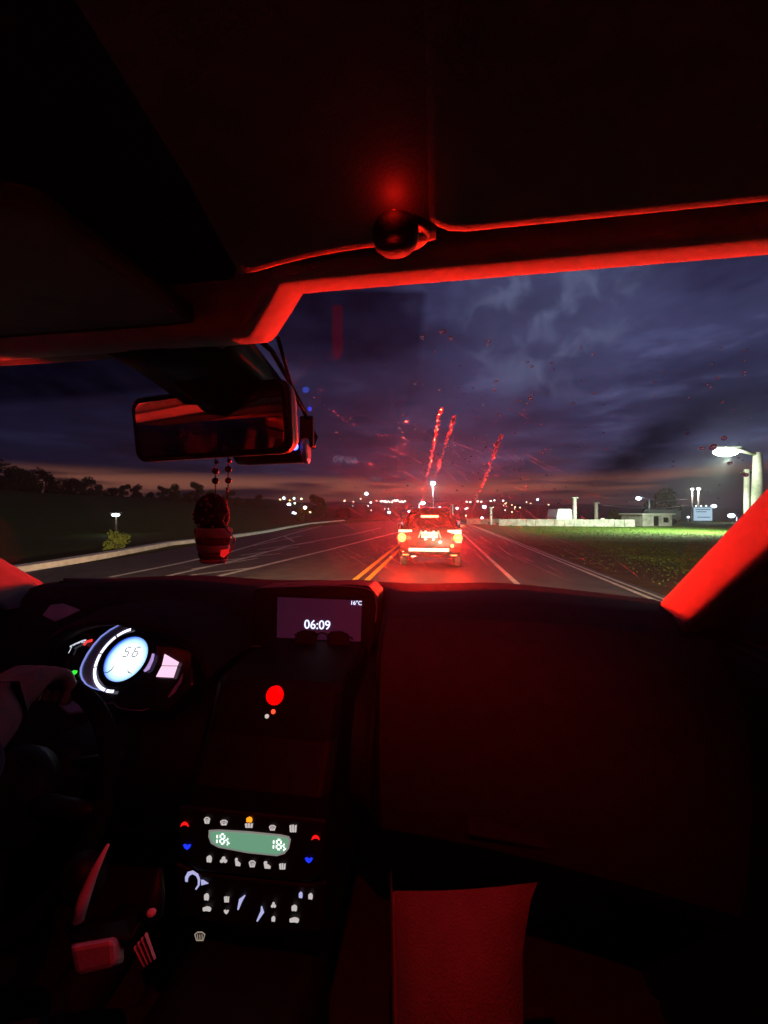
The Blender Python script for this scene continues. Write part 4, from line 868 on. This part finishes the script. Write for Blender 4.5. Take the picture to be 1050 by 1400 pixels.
for s in (-1, 1):
    MB().box(I(CX + s * .79, 1.06, -.78), (.06, .30, .60)).build('kick_panel', BLACK, car, bevel=.01)
    dn = MB().box(I(CX + s * .79, -.16, -.64), (.06, 2.12, .84)).build('door', BLACK, car, bevel=.015, label='driver door' if s < 0 else 'passenger door')
    MB().box(I(CX + s * .745, -.1, -.42), (.05, .7, .07)).build('armrest', SEATM, dn, bevel=.015)
    MB().box(I(CX + s * .745, -.02, -.34), (.03, .16, .03)).build('door_handle', CHROME, dn, bevel=.006)
    MB().prism([I(CX + s * .755, -.42, -.24), I(CX + s * .755, -.30, -.24), I(CX + s * .70, -.36, .24), I(CX + s * .70, -.46, .24)], (s * .03, 0, 0)).build('door_pillar', PILM, car, bevel=.01)
    MB().tube([I(CX + s * .72, .30, .20), I(CX + s * .72, -.3, .235), I(CX + s * .71, -1.2, .225), I(CX + s * .69, -1.8, .16)], .03, 8).build('roof_rail_trim', PILM, car, smooth=True)
    MB().box(I(CX + s * .74, -1.55, -.62), (.10, .75, .86)).build('rear_panel', BLACK, car, bevel=.02)
    MB().prism([I(CX + s * .74, -1.35, -.2), I(CX + s * .74, -1.9, -.2), I(CX + s * .70, -1.9, .2), I(CX + s * .70, -1.55, .22)], (s * .04, 0, 0)).build('rear_pillar', PILM, car, bevel=.01)
    # seat belt from the door pillar down to the seat
    bx = CX + s * .685
    MB().loft([[I(bx - s * k * .10, -.36 + .03 * k, .10 - .5 * k) + V((0, dy, 0)) for dy in (-.024, .024)] + [I(bx - s * k * .10 - s * .002, -.36 + .03 * k, .10 - .5 * k) + V((0, dy, 0)) for dy in (.024, -.024)] for k in (0, .3, .6, 1.0)]).build('seat_belt', mat('belt_webbing', (.12, .12, .12), .8, bump=.2), car)
MB().box(I(CX, -1.98, -.62), (1.4, .08, .86)).build('tailgate', BLACK, car, bevel=.02)
MB().box(I(CX, -1.97, .19), (1.4, .06, .08)).build('tailgate_top', BLACK, car, bevel=.02)
CLEAR = bpy.data.materials.new('side_window_glass'); CLEAR.use_nodes = True
_t = CLEAR.node_tree; _t.nodes.clear(); _o = _t.nodes.new('ShaderNodeOutputMaterial'); _a = _t.nodes.new('ShaderNodeBsdfTransparent'); _a.inputs[0].default_value = (.75, .78, .78, 1); _g = _t.nodes.new('ShaderNodeBsdfGlossy'); _g.inputs['Roughness'].default_value = .02; _f = _t.nodes.new('ShaderNodeFresnel'); _m = _t.nodes.new('ShaderNodeMixShader')
_t.links.new(_f.outputs[0], _m.inputs[0]); _t.links.new(_a.outputs[0], _m.inputs[1]); _t.links.new(_g.outputs[0], _m.inputs[2]); _t.links.new(_m.outputs[0], _o.inputs[0])
for s in (-1, 1): MB().grid([[I(CX + s * .79, y, -.22), I(CX + s * .73, min(y, .25), .22)] for y in (.8, .4, 0, -.4, -.9, -1.4)]).build('side_window', CLEAR, car)
MB().grid([[I(CX + x, -1.99, -.2), I(CX + x * .95, -1.95, .16)] for x in (-.68, 0, .68)]).build('rear_window', CLEAR, car)
# bonnet, headlamps (they light the road), wipers
MB().grid([[I(CX + sx * .78, y - .12 * sx * sx, h - .05 * sx * sx) for sx in (-1, -.7, 0, .7, 1)] for y, h in ((1.30, -.46), (1.7, -.50), (2.05, -.60), (2.2, -.74))]).build('bonnet', mat('car_body_paint', (.10, .10, .11), .35, .4, coat=.4), car, smooth=True, solid=.01)
for s in (-1, 1):
    hl = MB().sphere(I(CX + s * .62, 2.12, -.74), (.14, .08, .09), 16, 10).build('headlight', GLASSD, car, smooth=True)
    lamp('headlight_beam', 'SPOT', I(CX + s * .62, 2.24, -.74), 9500, (1, .68, .38), hl, target=V((CX + s * 2.4 - 1.0, 6.6, -.50)), spot_size=R(86), spot_blend=1.0, shadow_soft_size=.05)
def wiper(pts, name='wiper'):
    q = []
    for p in pts:
        s, t = W_hit(*p); q.append(W(s, t) + Wn(s, t) * .008)
    wp = MB().tube(q, .005, 8).build(name, BLACK, car, smooth=True)
    MB().tube([p + V((0, .012, .005)) for p in q], .006, 8).build('wiper_arm', mat('wiper_arm_paint', (.05, .05, .05), .4), wp, smooth=True)
wiper([(640, 812), (672, 813), (700, 811), (728, 812), (790, 818)]); wiper([(80, 800), (120, 800), (160, 800)])

# --- rear view mirror
MC = P(284, 580, .55); MN = V((-.21, -.97, -.10)).normalized(); MR = V((-MN.y, MN.x, 0)).normalized() ; MR = MR if MR.x > 0 else -MR
MU = MN.cross(MR).normalized(); MU = MU if MU.z > 0 else -MU
MF = Matrix(((MR.x, MU.x, MN.x, MC.x), (MR.y, MU.y, MN.y, MC.y), (MR.z, MU.z, MN.z, MC.z), (0, 0, 0, 1)))
def rrect(hw, hh, r, n=5, sk=0):
    o = []
    for cx_, cy_, a0_ in ((hw - r, hh - r, 0), (-hw + r, hh - r, 90), (-hw + r, -hh + r, 180), (hw - r, -hh + r, 270)):
        for k in range(n + 1): a = R(a0_ + 90 * k / n); o.append((cx_ + r * math.cos(a), cy_ + r * math.sin(a)))
    return o
GREYH = mat('mirror_housing_plastic', (.26, .26, .25), .5, var=.06)
mir = MB().loft([[onf(MF, a * k, b * k, c) for a, b in rrect(.139, .047, .018)] for c, k in ((.004, .965), (.0055, .985), (.003, 1.0), (-.012, 1.0), (-.030, .93), (-.042, .75), (-.048, .45))]).build('rearview_mirror', GREYH, car, smooth=True)
MB().loft([[onf(MF, a * k, b * k, c) for a, b in rrect(.140, .048, .018)] for c, k in ((.0045, .93), (.0075, .945), (.0075, .985), (.004, 1.005), (-.004, 1.005), (-.004, .9))]).build('mirror_rim', BLACK, mir, smooth=True)
MIRM = mat('mirror_silver', (.62, .60, .66), .02, 1.0, var=.02)
flat(MB(), MF, rrect(.132, .040, .014), .0062, .001).build('mirror_glass', MIRM, mir)
MB().tube([onf(MF, 0, .01, -.04), MC + V((.0, .03, .035)), I(-.30, .50, .165), I(-.30, .46, .195)], [.022, .026, .036, .05], 14).build('mirror_stem', BLACK, mir, smooth=True)
MB().loft([[I(-.30 + a, y, h) for a, h in ((-.085, hb_), (-.06, hb_ - .03), (0, hb_ - .04), (.06, hb_ - .03), (.085, hb_), (0, hb_ + .02))] for y, hb_ in ((.36, .205), (.42, .20), (.50, .185), (.56, .172))]).build('mirror_mount', BLACK, mir, smooth=True)

# --- darkening sheets laid on the windscreen
def film_material(name, col):
    m = bpy.data.materials.new(name); m.use_nodes = True; t = m.node_tree; t.nodes.clear(); n = t.nodes.new; l = t.links.new
    o = n('ShaderNodeOutputMaterial'); tr = n('ShaderNodeBsdfTransparent'); tc = n('ShaderNodeTexCoord'); no = n('ShaderNodeTexNoise'); no.inputs['Scale'].default_value = 11; no.inputs['Detail'].default_value = 6
    l(tc.outputs['Object'], no.inputs['Vector']); mr = n('ShaderNodeMapRange'); mr.inputs['From Min'].default_value = .3; mr.inputs['From Max'].default_value = .65; mr.inputs['To Min'].default_value = .55
    l(no.outputs[0], mr.inputs[0]); at = n('ShaderNodeAttribute'); at.attribute_name = 'coverage'; mu = n('ShaderNodeMath'); mu.operation = 'MULTIPLY'; l(mr.outputs[0], mu.inputs[0]); l(at.outputs['Fac'], mu.inputs[1])
    mx = n('ShaderNodeMix'); mx.data_type = 'RGBA'; mx.inputs[6].default_value = (1, 1, 1, 1); mx.inputs[7].default_value = (*col, 1); l(mu.outputs[0], mx.inputs[0]); l(mx.outputs[2], tr.inputs[0])
    l(tr.outputs[0], o.inputs[0]); return m
def film(poly_px, m, name, label, soft=(.1, .1, .1, .1)):
    """soft = width of the faded edge at the top, right, bottom, left"""
    nrow = 22; rows = []; cov = []
    (tl_, tr_, br_, bl_) = [W_hit(*p) for p in poly_px]
    for j in range(nrow):
        v = j / (nrow - 1); row = []
        for i in range(nrow):
            u = i / (nrow - 1)
            s = (tl_[0] * (1 - u) + tr_[0] * u) * (1 - v) + (bl_[0] * (1 - u) + br_[0] * u) * v
            t = (tl_[1] * (1 - u) + tr_[1] * u) * (1 - v) + (bl_[1] * (1 - u) + br_[1] * u) * v
            row.append(W(s, t) - Wn(s, t) * .003)
            cov.append(smooth01(v / soft[0]) * smooth01((1 - u) / soft[1]) * smooth01((1 - v) / soft[2]) * smooth01(u / soft[3]))
        rows.append(row)
    o = MB().grid(rows).build(name, m, car, smooth=True, label=label)
    at = o.data.attributes.new('coverage', 'FLOAT', 'POINT'); at.data.foreach_set('value', cov); return o
film([(372, 385), (588, 392), (574, 520), (378, 520)], film_material('purplish_film', (.35, .22, .27)), 'dark_film', 'darker patch of glass beside the mirror mount', (.01, .05, .6, .01))
film([(-90, 380), (318, 432), (262, 533), (-90, 565)], film_material('light_blocking_film', (.14, .10, .13)), 'dark_film', 'added dark sheet under the driver visor shading the header', (.01, .06, .15, .01))  # added sheet, enlarged to keep red light off the header
film([(905, 530), (1075, 510), (880, 688), (715, 692)], film_material('brown_smear_film', (.12, .09, .07)), 'dark_smear', 'dark diagonal smear across the passenger side of the glass', (.35, .45, .5, .45))
# translucent red strip imitating a reflection in the glass below the header
tgm = bpy.data.materials.new('red_reflection_film'); tgm.use_nodes = True; _t = tgm.node_tree; _t.nodes.clear()
_o = _t.nodes.new('ShaderNodeOutputMaterial'); _tl = _t.nodes.new('ShaderNodeBsdfTranslucent'); _tl.inputs[0].default_value = (.30, .03, .05, 1); _tr = _t.nodes.new('ShaderNodeBsdfTransparent'); _tr.inputs[0].default_value = (.9, .7, .75, 1); _m = _t.nodes.new('ShaderNodeMixShader'); _m.inputs[0].default_value = .10
_t.links.new(_tr.outputs[0], _m.inputs[1]); _t.links.new(_tl.outputs[0], _m.inputs[2]); _t.links.new(_m.outputs[0], _o.inputs[0])
q = []
for k in range(9):
    row = []
    for dx in (-1, -.5, 0, .5, 1):
        py = 412 + 73 * k / 8; wx = 7.5 * (1 if k < 7 else (.85 if k == 7 else .4)); s, t = W_hit(462.5 + dx * wx, py); row.append(W(s, t) - Wn(s, t) * .006)
    q.append(row)
MB().grid(q).build('red_reflection', tgm, car, smooth=True)

# ================================================================== THINGS CARRIED IN THE CAR
# dash camera behind the mirror, with its cable
dc = P(383, 618, .60)
cam_ax = V((1, .12, .04)).normalized()
dcam = thing('dash_camera', 'black cylindrical dash camera with a blue light hanging behind the mirror', 'dash camera', dc)
MB().lathe([(.012, -.070), (.017, -.066), (.0185, -.05), (.0185, .034), (.017, .038)], dc, cam_ax, 22).build('camera_body', BLACK, dcam, smooth=True)
MB().lathe([(.0185, .036), (.0195, .040), (.0195, .044), (.015, .0455), (.002, .0455)], dc, cam_ax, 22).build('end_ring', GREYH, dcam)
MB().sphere(dc + cam_ax * .032 + V((-.002, -.0185, .004)), .0055, 10, 8).build('status_light', emit('status_blue', (.04, .12, 1), 6), dcam, smooth=True)
MB().sphere(dc + cam_ax * .044 + V((.004, -.010, -.016)), .0025, 8, 6).build('record_light', emit('record_red', (1, .08, .12), 1.2), dcam, smooth=True)
MB().box(dc + cam_ax * .034 + V((.004, .012, .032)), (.022, .012, .05)).build('bracket', BLACK, dcam, bevel=.003)
s, t = W_hit(424, 556); MB().sphere(W(s, t) - Wn(s, t) * .004, .0032, 10, 8).build('led_reflection', emit('led_reflection_blue', (.04, .06, .9), .8), dcam, smooth=True)  # glowing bead imitates the status light's reflection in the windscreen
cab = []
for px, py, d in ((352, 462, .47), (372, 480, .50), (395, 520, .55), (415, 560, .60), (425, 585, .62), (432, 598, .63), (428, 612, .62)): cab.append(P(px, py, d))
MB().tube(cab, .0035, 8).build('power_cable', BLACK, dcam, smooth=True)
MB().tube([P(380, 462, .46), P(388, 490, .50), P(402, 540, .57), P(424, 578, .61)], .0025, 8).build('power_cable', BLACK, dcam, smooth=True)

# beads and cloth ornament hanging from the mirror
hg = P(303, 634, .555)
orn = thing('hanging_ornament', 'beaded charm with a dotted top and red striped pouch hanging from the mirror', 'ornament', hg)
BEAD = mat('dark_red_beads', (.10, .012, .02), .25, spec=.6, coat=.4); PINKB = mat('pink_beads', (.45, .06, .12), .3, coat=.4); CORD = mat('beige_cord', (.40, .30, .25), .8, bump=.3)
for cxp, ys_ in ((294.5, ((632, 3.0, 1), (644, 4.6, 0), (657.5, 4.8, 0))), (312, ((630, 3.2, 1), (641.5, 4.6, 0), (657, 4.4, 0)))):
    MB().tube([P(cxp, 620, .555), P(cxp, 666, .555), P(cxp + (1 if cxp < 300 else -2), 690, .555)], .0009, 6).build('cord', CORD, orn)
    for py, r, pk in ys_: MB().sphere(P(cxp + (1.5 if pk else 0), py, .555), r * .555 / 527, 12, 8).build('bead', PINKB if pk else BEAD, orn, smooth=True)
ch = [(310, 668), (311.5, 678), (309, 688), (311, 700), (306, 706), (304.5, 712), (309, 722), (315, 729), (320.5, 738), (318, 750), (312, 757)]
pts = [P(x, y, .545) for x, y in ch]
for i in range(len(pts) - 1):
    for k in range(3): MB().sphere(pts[i].lerp(pts[i + 1], k / 3) , (.0016, .0016, .0020), 8, 5).build('chain_link', CORD, orn, smooth=True)
MB().sphere(P(290, 703, .565), (.026, .020, .031), 20, 14).build('dotted_top', mat('dark_plush', (.022, .012, .012), .95, var=.4, scale=200, bump=.8, bscale=500), orn, smooth=True)
DOT = mat('pale_dots', (.34, .22, .20), .8); rd = random.Random(9)
for i in range(16):
    a, b = rd.uniform(-1.1, 1.1), rd.uniform(-.9, .9); c = P(290, 703, .565) + V((.026 * math.sin(a) * math.cos(b), -.0205 * math.cos(a) * math.cos(b), .031 * math.sin(b)))
    MB().sphere(c, .0022, 7, 5).build('dot', DOT, orn, smooth=True)
PALEC = mat('pale_cloth', (.42, .34, .32), .95, var=.1, bump=.5, bscale=700); REDC = mat('red_cloth', (.09, .006, .008), .95, var=.1, bump=.5, bscale=700)
z0 = 722
for k, (hh, m_) in enumerate(((13, PALEC), (10, REDC), (10, PALEC), (9, REDC), (6, PALEC))):
    r0, r1 = (1 - .07 * k) * .0285, (1 - .07 * (k + 1)) * .0285; zt, zb = P(292, z0, .565).z, P(292, z0 + hh, .565).z; c = P(292, z0, .565); n_ = 22
    MB().loft([[V((c.x + r * math.cos(2 * math.pi * i / n_) * (1 + .03 * math.sin(5 * i)), c.y + .7 * r * math.sin(2 * math.pi * i / n_), z)) for i in range(n_)] for r, z in ((r0 * .96, zt), (r0 * 1.01, (zt * .7 + zb * .3)), (r1 * 1.01, (zt * .2 + zb * .8)), (r1 * .96, zb + .0002))]).build('pouch_band', m_, orn, smooth=True)
    z0 += hh
MB().loft([[P(x, y, d) for x, y in ((302, 752), (314, 750), (312, 757), (306, 763), (301, 760))] for d in (.532, .540)]).build('tassel', emit('red_tassel_glow', (1, .015, .015), .6), orn, bevel=.001)  # glows by itself in place of red light falling on it

# soft bag in the passenger footwell
BAGM = mat('bag_fabric', (.13, .11, .105), .9, var=.12, scale=30, bump=.4, bscale=400)
bd = .52
bag = thing('bag', 'soft upright fabric bag with a piped seam under the dash in front of the passenger', 'bag', P(630, 1400, bd))
gridp = []
for j in range(13):
    v = j / 12; row = []
    for i in range(13):
        u = i / 12
        yl, yr = 1218 + (1500 - 1218) * v, 1206 + (1500 - 1206) * v
        xl = 538 + 6 * v; xr = 735 - 21 * min(1, v / .33) ** .6 + 2 * v
        px = xl + (xr - xl) * u; py = (yl + (yr - yl) * u) + 4 * math.sin(math.pi * u) * (1 - v)
        dd = bd - .028 * math.sin(math.pi * u) ** .6 * math.sin(math.pi * min(1, v * .8 + .1)) - .10 * v + .02 * (1 - u)
        row.append(P(px, py, dd))
    gridp.append(row)
fm = MB(); fm.grid(gridp); fm.grid([[p + V((0, .06, -.075)) for p in r] for r in gridp])
for e in (lambda g: g[0], lambda g: g[-1], lambda g: [r[0] for r in g], lambda g: [r[-1] for r in g]):
    a = e(gridp); fm.grid([a, [p + V((0, .06, -.075)) for p in a]])
fm.build('bag_body', BAGM, bag, smooth=True)
MB().tube([r[0] + V((0, -.002, 0)) for r in gridp], .0022, 8).build('seam', BAGM, bag, smooth=True)
side = []
for r in gridp: side.append([r[0], r[0] + V((-.005, .012, -.002)), r[0] + V((-.012, .05, -.03)), r[0] + V((-.014, .10, -.06))])
MB().grid(side).build('side_panel', BAGM, bag, smooth=True)

# ================================================================== DRIVER
SKIN = mat('skin', (.30, .18, .12), .55, var=.1, scale=60, bump=.15, bscale=300, spec=.3)
SHIRT = mat('dark_shirt', (.05, .05, .06), .9, var=.15, bump=.3); HAIRM = mat('dark_hair', (.02, .015, .012), .7, var=.3)
dp = thing('person', 'driver in a dark shirt with one hand resting over the top of the wheel', 'person', (-.66, -.2, .55))
def skinned(name, verts, edges, m, parent, root=0, sub=2):
    o0 = parent.location; me = bpy.data.meshes.new(name); me.from_pydata([V(p[:3]) - o0 for p in verts], edges, []); o = bpy.data.objects.new(name, me); COL.objects.link(o); o.parent = parent
    md = o.modifiers.new('skin', 'SKIN'); md.use_smooth_shade = True
    for i, p in enumerate(verts):
        r = p[3]; me.skin_vertices[0].data[i].radius = (r if not isinstance(r, tuple) else r[0], r if not isinstance(r, tuple) else r[1]); me.skin_vertices[0].data[i].use_root = (i == root)
    sb = o.modifiers.new('sub', 'SUBSURF'); sb.levels = sb.render_levels = sub
    me.materials.append(m); return o
vb = []; eb = []
def chain(start, pts):
    prev = start
    for p in pts:
        vb.append(p); i = len(vb) - 1
        if prev is not None: eb.append((prev, i))
        prev = i
    return prev
vb.append((-.66, -.12, .70, (.15, .12)))                       # pelvis
ch_ = chain(0, [(-.66, -.16, .86, (.14, .10)), (-.66, -.22, 1.06, (.16, .11)), (-.66, -.25, 1.19, (.13, .09))])
nk = chain(ch_, [(-.66, -.25, 1.28, .055), (-.66, -.24, 1.34, .055)])
hdv = chain(nk, [(-.66, -.225, 1.41, (.075, .085)), (-.66, -.22, 1.48, (.078, .095)), (-.66, -.225, 1.55, (.062, .075))])
ra = chain(ch_, [(-.49, -.23, 1.20, .062), (-.46, -.05, 1.08, .048), (-.455, .14, 1.02, .042), (-.53, .28, 1.03, .042), (-.606, .40, 1.072, .034), (-.660, .490, 1.126, .033)])
kn = {sg: chain(ra, [(-.670 + sg * .022, .540, 1.142, .024)]) for sg in (-1, 1)}
for dx, dl in ((-.030, .92), (-.010, 1.0), (.010, .97), (.030, .85)):
    chain(kn[-1 if dx < 0 else 1], [(-.675 + dx, .556, 1.150, .0125), (-.675 + dx * 1.05, .552 + .040 * dl, 1.138, .0115), (-.675 + dx * 1.08, .552 + .052 * dl, 1.108, .0105), (-.675 + dx * 1.08, .552 + .034 * dl, 1.085, .0095)])
chain(kn[-1], [(-.716, .540, 1.118, .015), (-.722, .560, 1.098, .0125), (-.714, .578, 1.086, .011)])
la = chain(ch_, [(-.83, -.23, 1.20, .062), (-.89, -.05, 1.02, .048), (-.90, .12, .95, .042), (-.88, .30, .97, .036), (-.865, .44, .985, .027), (-.862, .49, .99, (.030, .022))])
for dz, dl in ((.028, .9), (.010, 1.0), (-.009, .97), (-.027, .85)): chain(la, [(-.872, .515, .99 + dz, .010), (-.868, .552, .99 + dz, .0092), (-.845, .562, .99 + dz, .0085), (-.832, .545, .99 + dz, .0078)])
chain(la, [(-.84, .505, 1.015, .011), (-.83, .53, 1.03, .0095)])
for s in (-1, 1): chain(0, [(-.66 + s * .09, -.05, .70, .10), (-.66 + s * .12, .34, .74, .075), (-.66 + s * .11, .62, .42, .055), (-.66 + s * .10, .68, .36, .045), (-.66 + s * .10, .80, .40, .035)])
skinned('body', vb, eb, SKIN, dp)
hd_ = V((-.66, -.22, 1.47))
MB().sphere(hd_ + V((0, -.02, .035)), (.088, .105, .092), 18, 12).build('hair', HAIRM, dp, smooth=True)
fc = MB().tube([hd_ + V((0, .082, .03)), hd_ + V((0, .105, -.012)), hd_ + V((0, .09, -.02))], [.008, .015, .010], 8).build('nose', SKIN, dp, smooth=True)
for s in (-1, 1):
    MB().sphere(hd_ + V((s * .032, .085, .022)), (.013, .008, .007), 10, 8).build('eye', mat('eye_white', (.7, .68, .65), .3), dp, smooth=True)
    MB().sphere(hd_ + V((s * .084, -.005, .0)), (.010, .020, .032), 10, 8).build('ear', SKIN, dp, smooth=True)
MB().sphere(hd_ + V((0, .085, -.055)), (.024, .010, .006), 12, 6).build('mouth', mat('lips', (.35, .12, .11), .5), dp, smooth=True)
sv = [(-.66, -.12, .68, (.175, .145)), (-.66, -.16, .86, (.16, .12)), (-.66, -.22, 1.06, (.18, .125)), (-.66, -.25, 1.20, (.14, .10)), (-.485, -.23, 1.205, .075), (-.455, -.05, 1.08, .062), (-.455, .12, 1.015, .054), (-.53, .27, 1.03, .056), (-.605, .395, 1.072, .053), (-.642, .452, 1.100, .049),
      (-.835, -.23, 1.205, .075), (-.895, -.05, 1.02, .062), (-.905, .10, .955, .054), (-.895, .22, .96, .050)]
skinned('shirt', sv, [(0, 1), (1, 2), (2, 3), (3, 4), (4, 5), (5, 6), (6, 7), (7, 8), (8, 9), (3, 10), (10, 11), (11, 12), (12, 13)], SHIRT, dp)
tv = [(-.66, -.12, .70, (.17, .14))]; te = []
for s in (-1, 1):
    k = len(tv); tv += [(-.66 + s * .09, -.05, .70, .115), (-.66 + s * .12, .34, .745, .09), (-.66 + s * .11, .61, .44, .072), (-.66 + s * .10, .67, .385, .062)]; te += [(0, k), (k, k + 1), (k + 1, k + 2), (k + 2, k + 3)]
    MB().loft([[V((-.66 + s * .10 + a * wd, y, z + b)) for a, b in ((-1, -.03), (-.8, h_ * .6), (0, h_), (.8, h_ * .6), (1, -.03))] for y, z, wd, h_ in ((.62, .38, .045, .07), (.70, .385, .055, .07), (.80, .40, .055, .045), (.87, .41, .045, .03))]).build('shoe', RUB, dp, smooth=True)
skinned('trousers', tv, te, mat('dark_trousers', (.03, .03, .045), .9, bump=.3), dp)

# ================================================================== RAIN ON THE WINDSCREEN
wm = bpy.data.materials.new('rain_water'); wm.use_nodes = True; _t = wm.node_tree; _t.nodes.clear(); _o = _t.nodes.new('ShaderNodeOutputMaterial'); _g = _t.nodes.new('ShaderNodeBsdfGlass'); _g.inputs['IOR'].default_value = 1.33; _g.inputs['Roughness'].default_value = .03; _s = _t.nodes.new('ShaderNodeBsdfTranslucent'); _s.inputs[0].default_value = (.8, .8, .8, 1); _m = _t.nodes.new('ShaderNodeMixShader'); _m.inputs[0].default_value = .010; _t.links.new(_g.outputs[0], _m.inputs[1]); _t.links.new(_s.outputs[0], _m.inputs[2]); _t.links.new(_m.outputs[0], _o.inputs[0])
wm2 = wm.copy(); wm2.name = 'cloudy_water'; wm2.node_tree.nodes['Mix Shader'].inputs[0].default_value = .60  # clouded so the streaks catch the brake light
rain = MB(); rr = random.Random(21)
def drop(px, py, r, stretch=1.0, ang=0.0):
    s, t = W_hit(px, py)
    if not (-.99 < s < .99 and -.02 < t < .99): return
    c = W(s, t); n = Wn(s, t); u = (W(s + .01, t) - c).normalized(); v = n.cross(u); a = math.cos(ang) * u + math.sin(ang) * v; b = n.cross(a); N_ = 9; rows = []
    for q, hq in ((1, 0), (.86, .30), (.5, .52), (.12, .60)):
        rows.append([c + n * (.0008 + hq * r) + (a * math.cos(2 * math.pi * k / N_) * stretch + b * math.sin(2 * math.pi * k / N_)) * r * q for k in range(N_)])
    rain.grid(rows, True) if OPEN else rain.loft(rows)
OPEN = False
for i in range(150):
    drop(rr.gauss(640, 75), min(rr.gauss(640, 60), 770), rr.uniform(.0008, .0022), rr.uniform(.8, 1.8), rr.uniform(0, 3))
for i in range(140): drop(rr.uniform(440, 1030), rr.uniform(470, 775), rr.uniform(.0007, .0018), rr.uniform(.8, 1.5), rr.uniform(0, 3))
for i in range(60): drop(rr.uniform(520, 700), rr.uniform(690, 785), rr.uniform(.0008, .0016), rr.uniform(1, 2.5), 2.4)
for px, py, r in ((725, 546, .003), (728, 540, .002), (720, 552, .002), (742, 620, .003), (745, 615, .002), (605, 455, .003), (616, 463, .0025), (668, 468, .002), (578, 462, .003), (990, 600, .003), (960, 614, .003), (975, 612, .004), (998, 634, .003), (1020, 650, .003), (940, 594, .002), (460, 592, .002), (465, 600, .002), (480, 573, .0025), (555, 608, .002), (545, 630, .002), (540, 625, .002), (568, 588, .003)): drop(px, py, r, rr.uniform(1, 1.5), rr.uniform(0, 3))
rain.build('raindrops', wm, smooth=True, kind='stuff')
rain = MB(); OPEN = True
# beaded water drawn for the streaks of lamp light up the glass
for (x0, y0), (x1, y1), r in (((603, 560), (574, 700), .0020), ((685, 596), (643, 705), .0020), ((622, 570), (591, 664), .0017)):
    n_ = 90
    for k in range(n_):
        f = k / n_; rk = r * (1.6 - f) if f < .15 else r * (1.3 - .8 * f)
        drop(x0 + (x1 - x0) * f + rr.gauss(0, 1.0), y0 + (y1 - y0) * f + rr.uniform(-1.5, 1.5), max(.0007, rk * rr.uniform(.6, 1.25)), rr.uniform(1, 1.6), 1.9)
for (x0, y0), (x1, y1) in (((556, 574), (735, 668)), ((590, 585), (745, 660)), ((430, 545), (560, 600)), ((660, 640), (760, 668)), ((455, 640), (520, 660))):
    for k in range(60):
        f = k / 60
        if rr.random() < .45: drop(x0 + (x1 - x0) * f + rr.gauss(0, .8), y0 + (y1 - y0) * f + 14 * math.sin(f * 3.1) + rr.gauss(0, .8), rr.uniform(.0004, .0009), rr.uniform(1, 2.5), .3)
def streak(p, q, wd):
    rows = []
    for k in range(5):
        f = k / 4; s, t = W_hit(p[0] + (q[0] - p[0]) * f, p[1] + (q[1] - p[1]) * f)
        if not (-.99 < s < .99 and -.02 < t < .985): return
        c = W(s, t); n = Wn(s, t); rows.append((c, n))
    d = (rows[-1][0] - rows[0][0]).normalized(); prof = []
    for k, (c, n) in enumerate(rows):
        b = n.cross(d).normalized(); h = wd * (1 - abs(k - 2) * .38)
        prof.append([c + n * .0008 + b * h, c + n * (.0008 + h * .8), c + n * .0008 - b * h])
    rain.grid(prof)
for i in range(150):
    x, y = rr.gauss(615, 85), rr.gauss(712, 55)
    if y > 786 or y < 560: continue
    L = rr.uniform(8, 34); a = R(rr.gauss(38, 7)); streak((x, y), (x + L * math.cos(a), y + L * math.sin(a)), rr.uniform(.00018, .0004))
for i in range(60):
    x, y = rr.uniform(430, 800), rr.uniform(600, 770); L = rr.uniform(30, 90); a = R(rr.gauss(27, 5)); streak((x, y), (x + L * math.cos(a), y + L * math.sin(a)), rr.uniform(.00014, .0003))
rain.build('water_streaks', wm2, smooth=True, kind='stuff')

# ================================================================== HAZE (drizzle in the air)
hm_ = bpy.data.materials.new('haze_air'); hm_.use_nodes = True; _t = hm_.node_tree; _t.nodes.clear(); _o = _t.nodes.new('ShaderNodeOutputMaterial'); _v = _t.nodes.new('ShaderNodeVolumePrincipled')
_v.inputs['Color'].default_value = (.85, .86, .9, 1); _v.inputs['Density'].default_value = .0012; _v.inputs['Anisotropy'].default_value = .8; _t.links.new(_v.outputs[0], _o.inputs['Volume'])
MB().box((0, 800, 21), (1960, 1700, 56)).build('haze', hm_, kind='stuff')
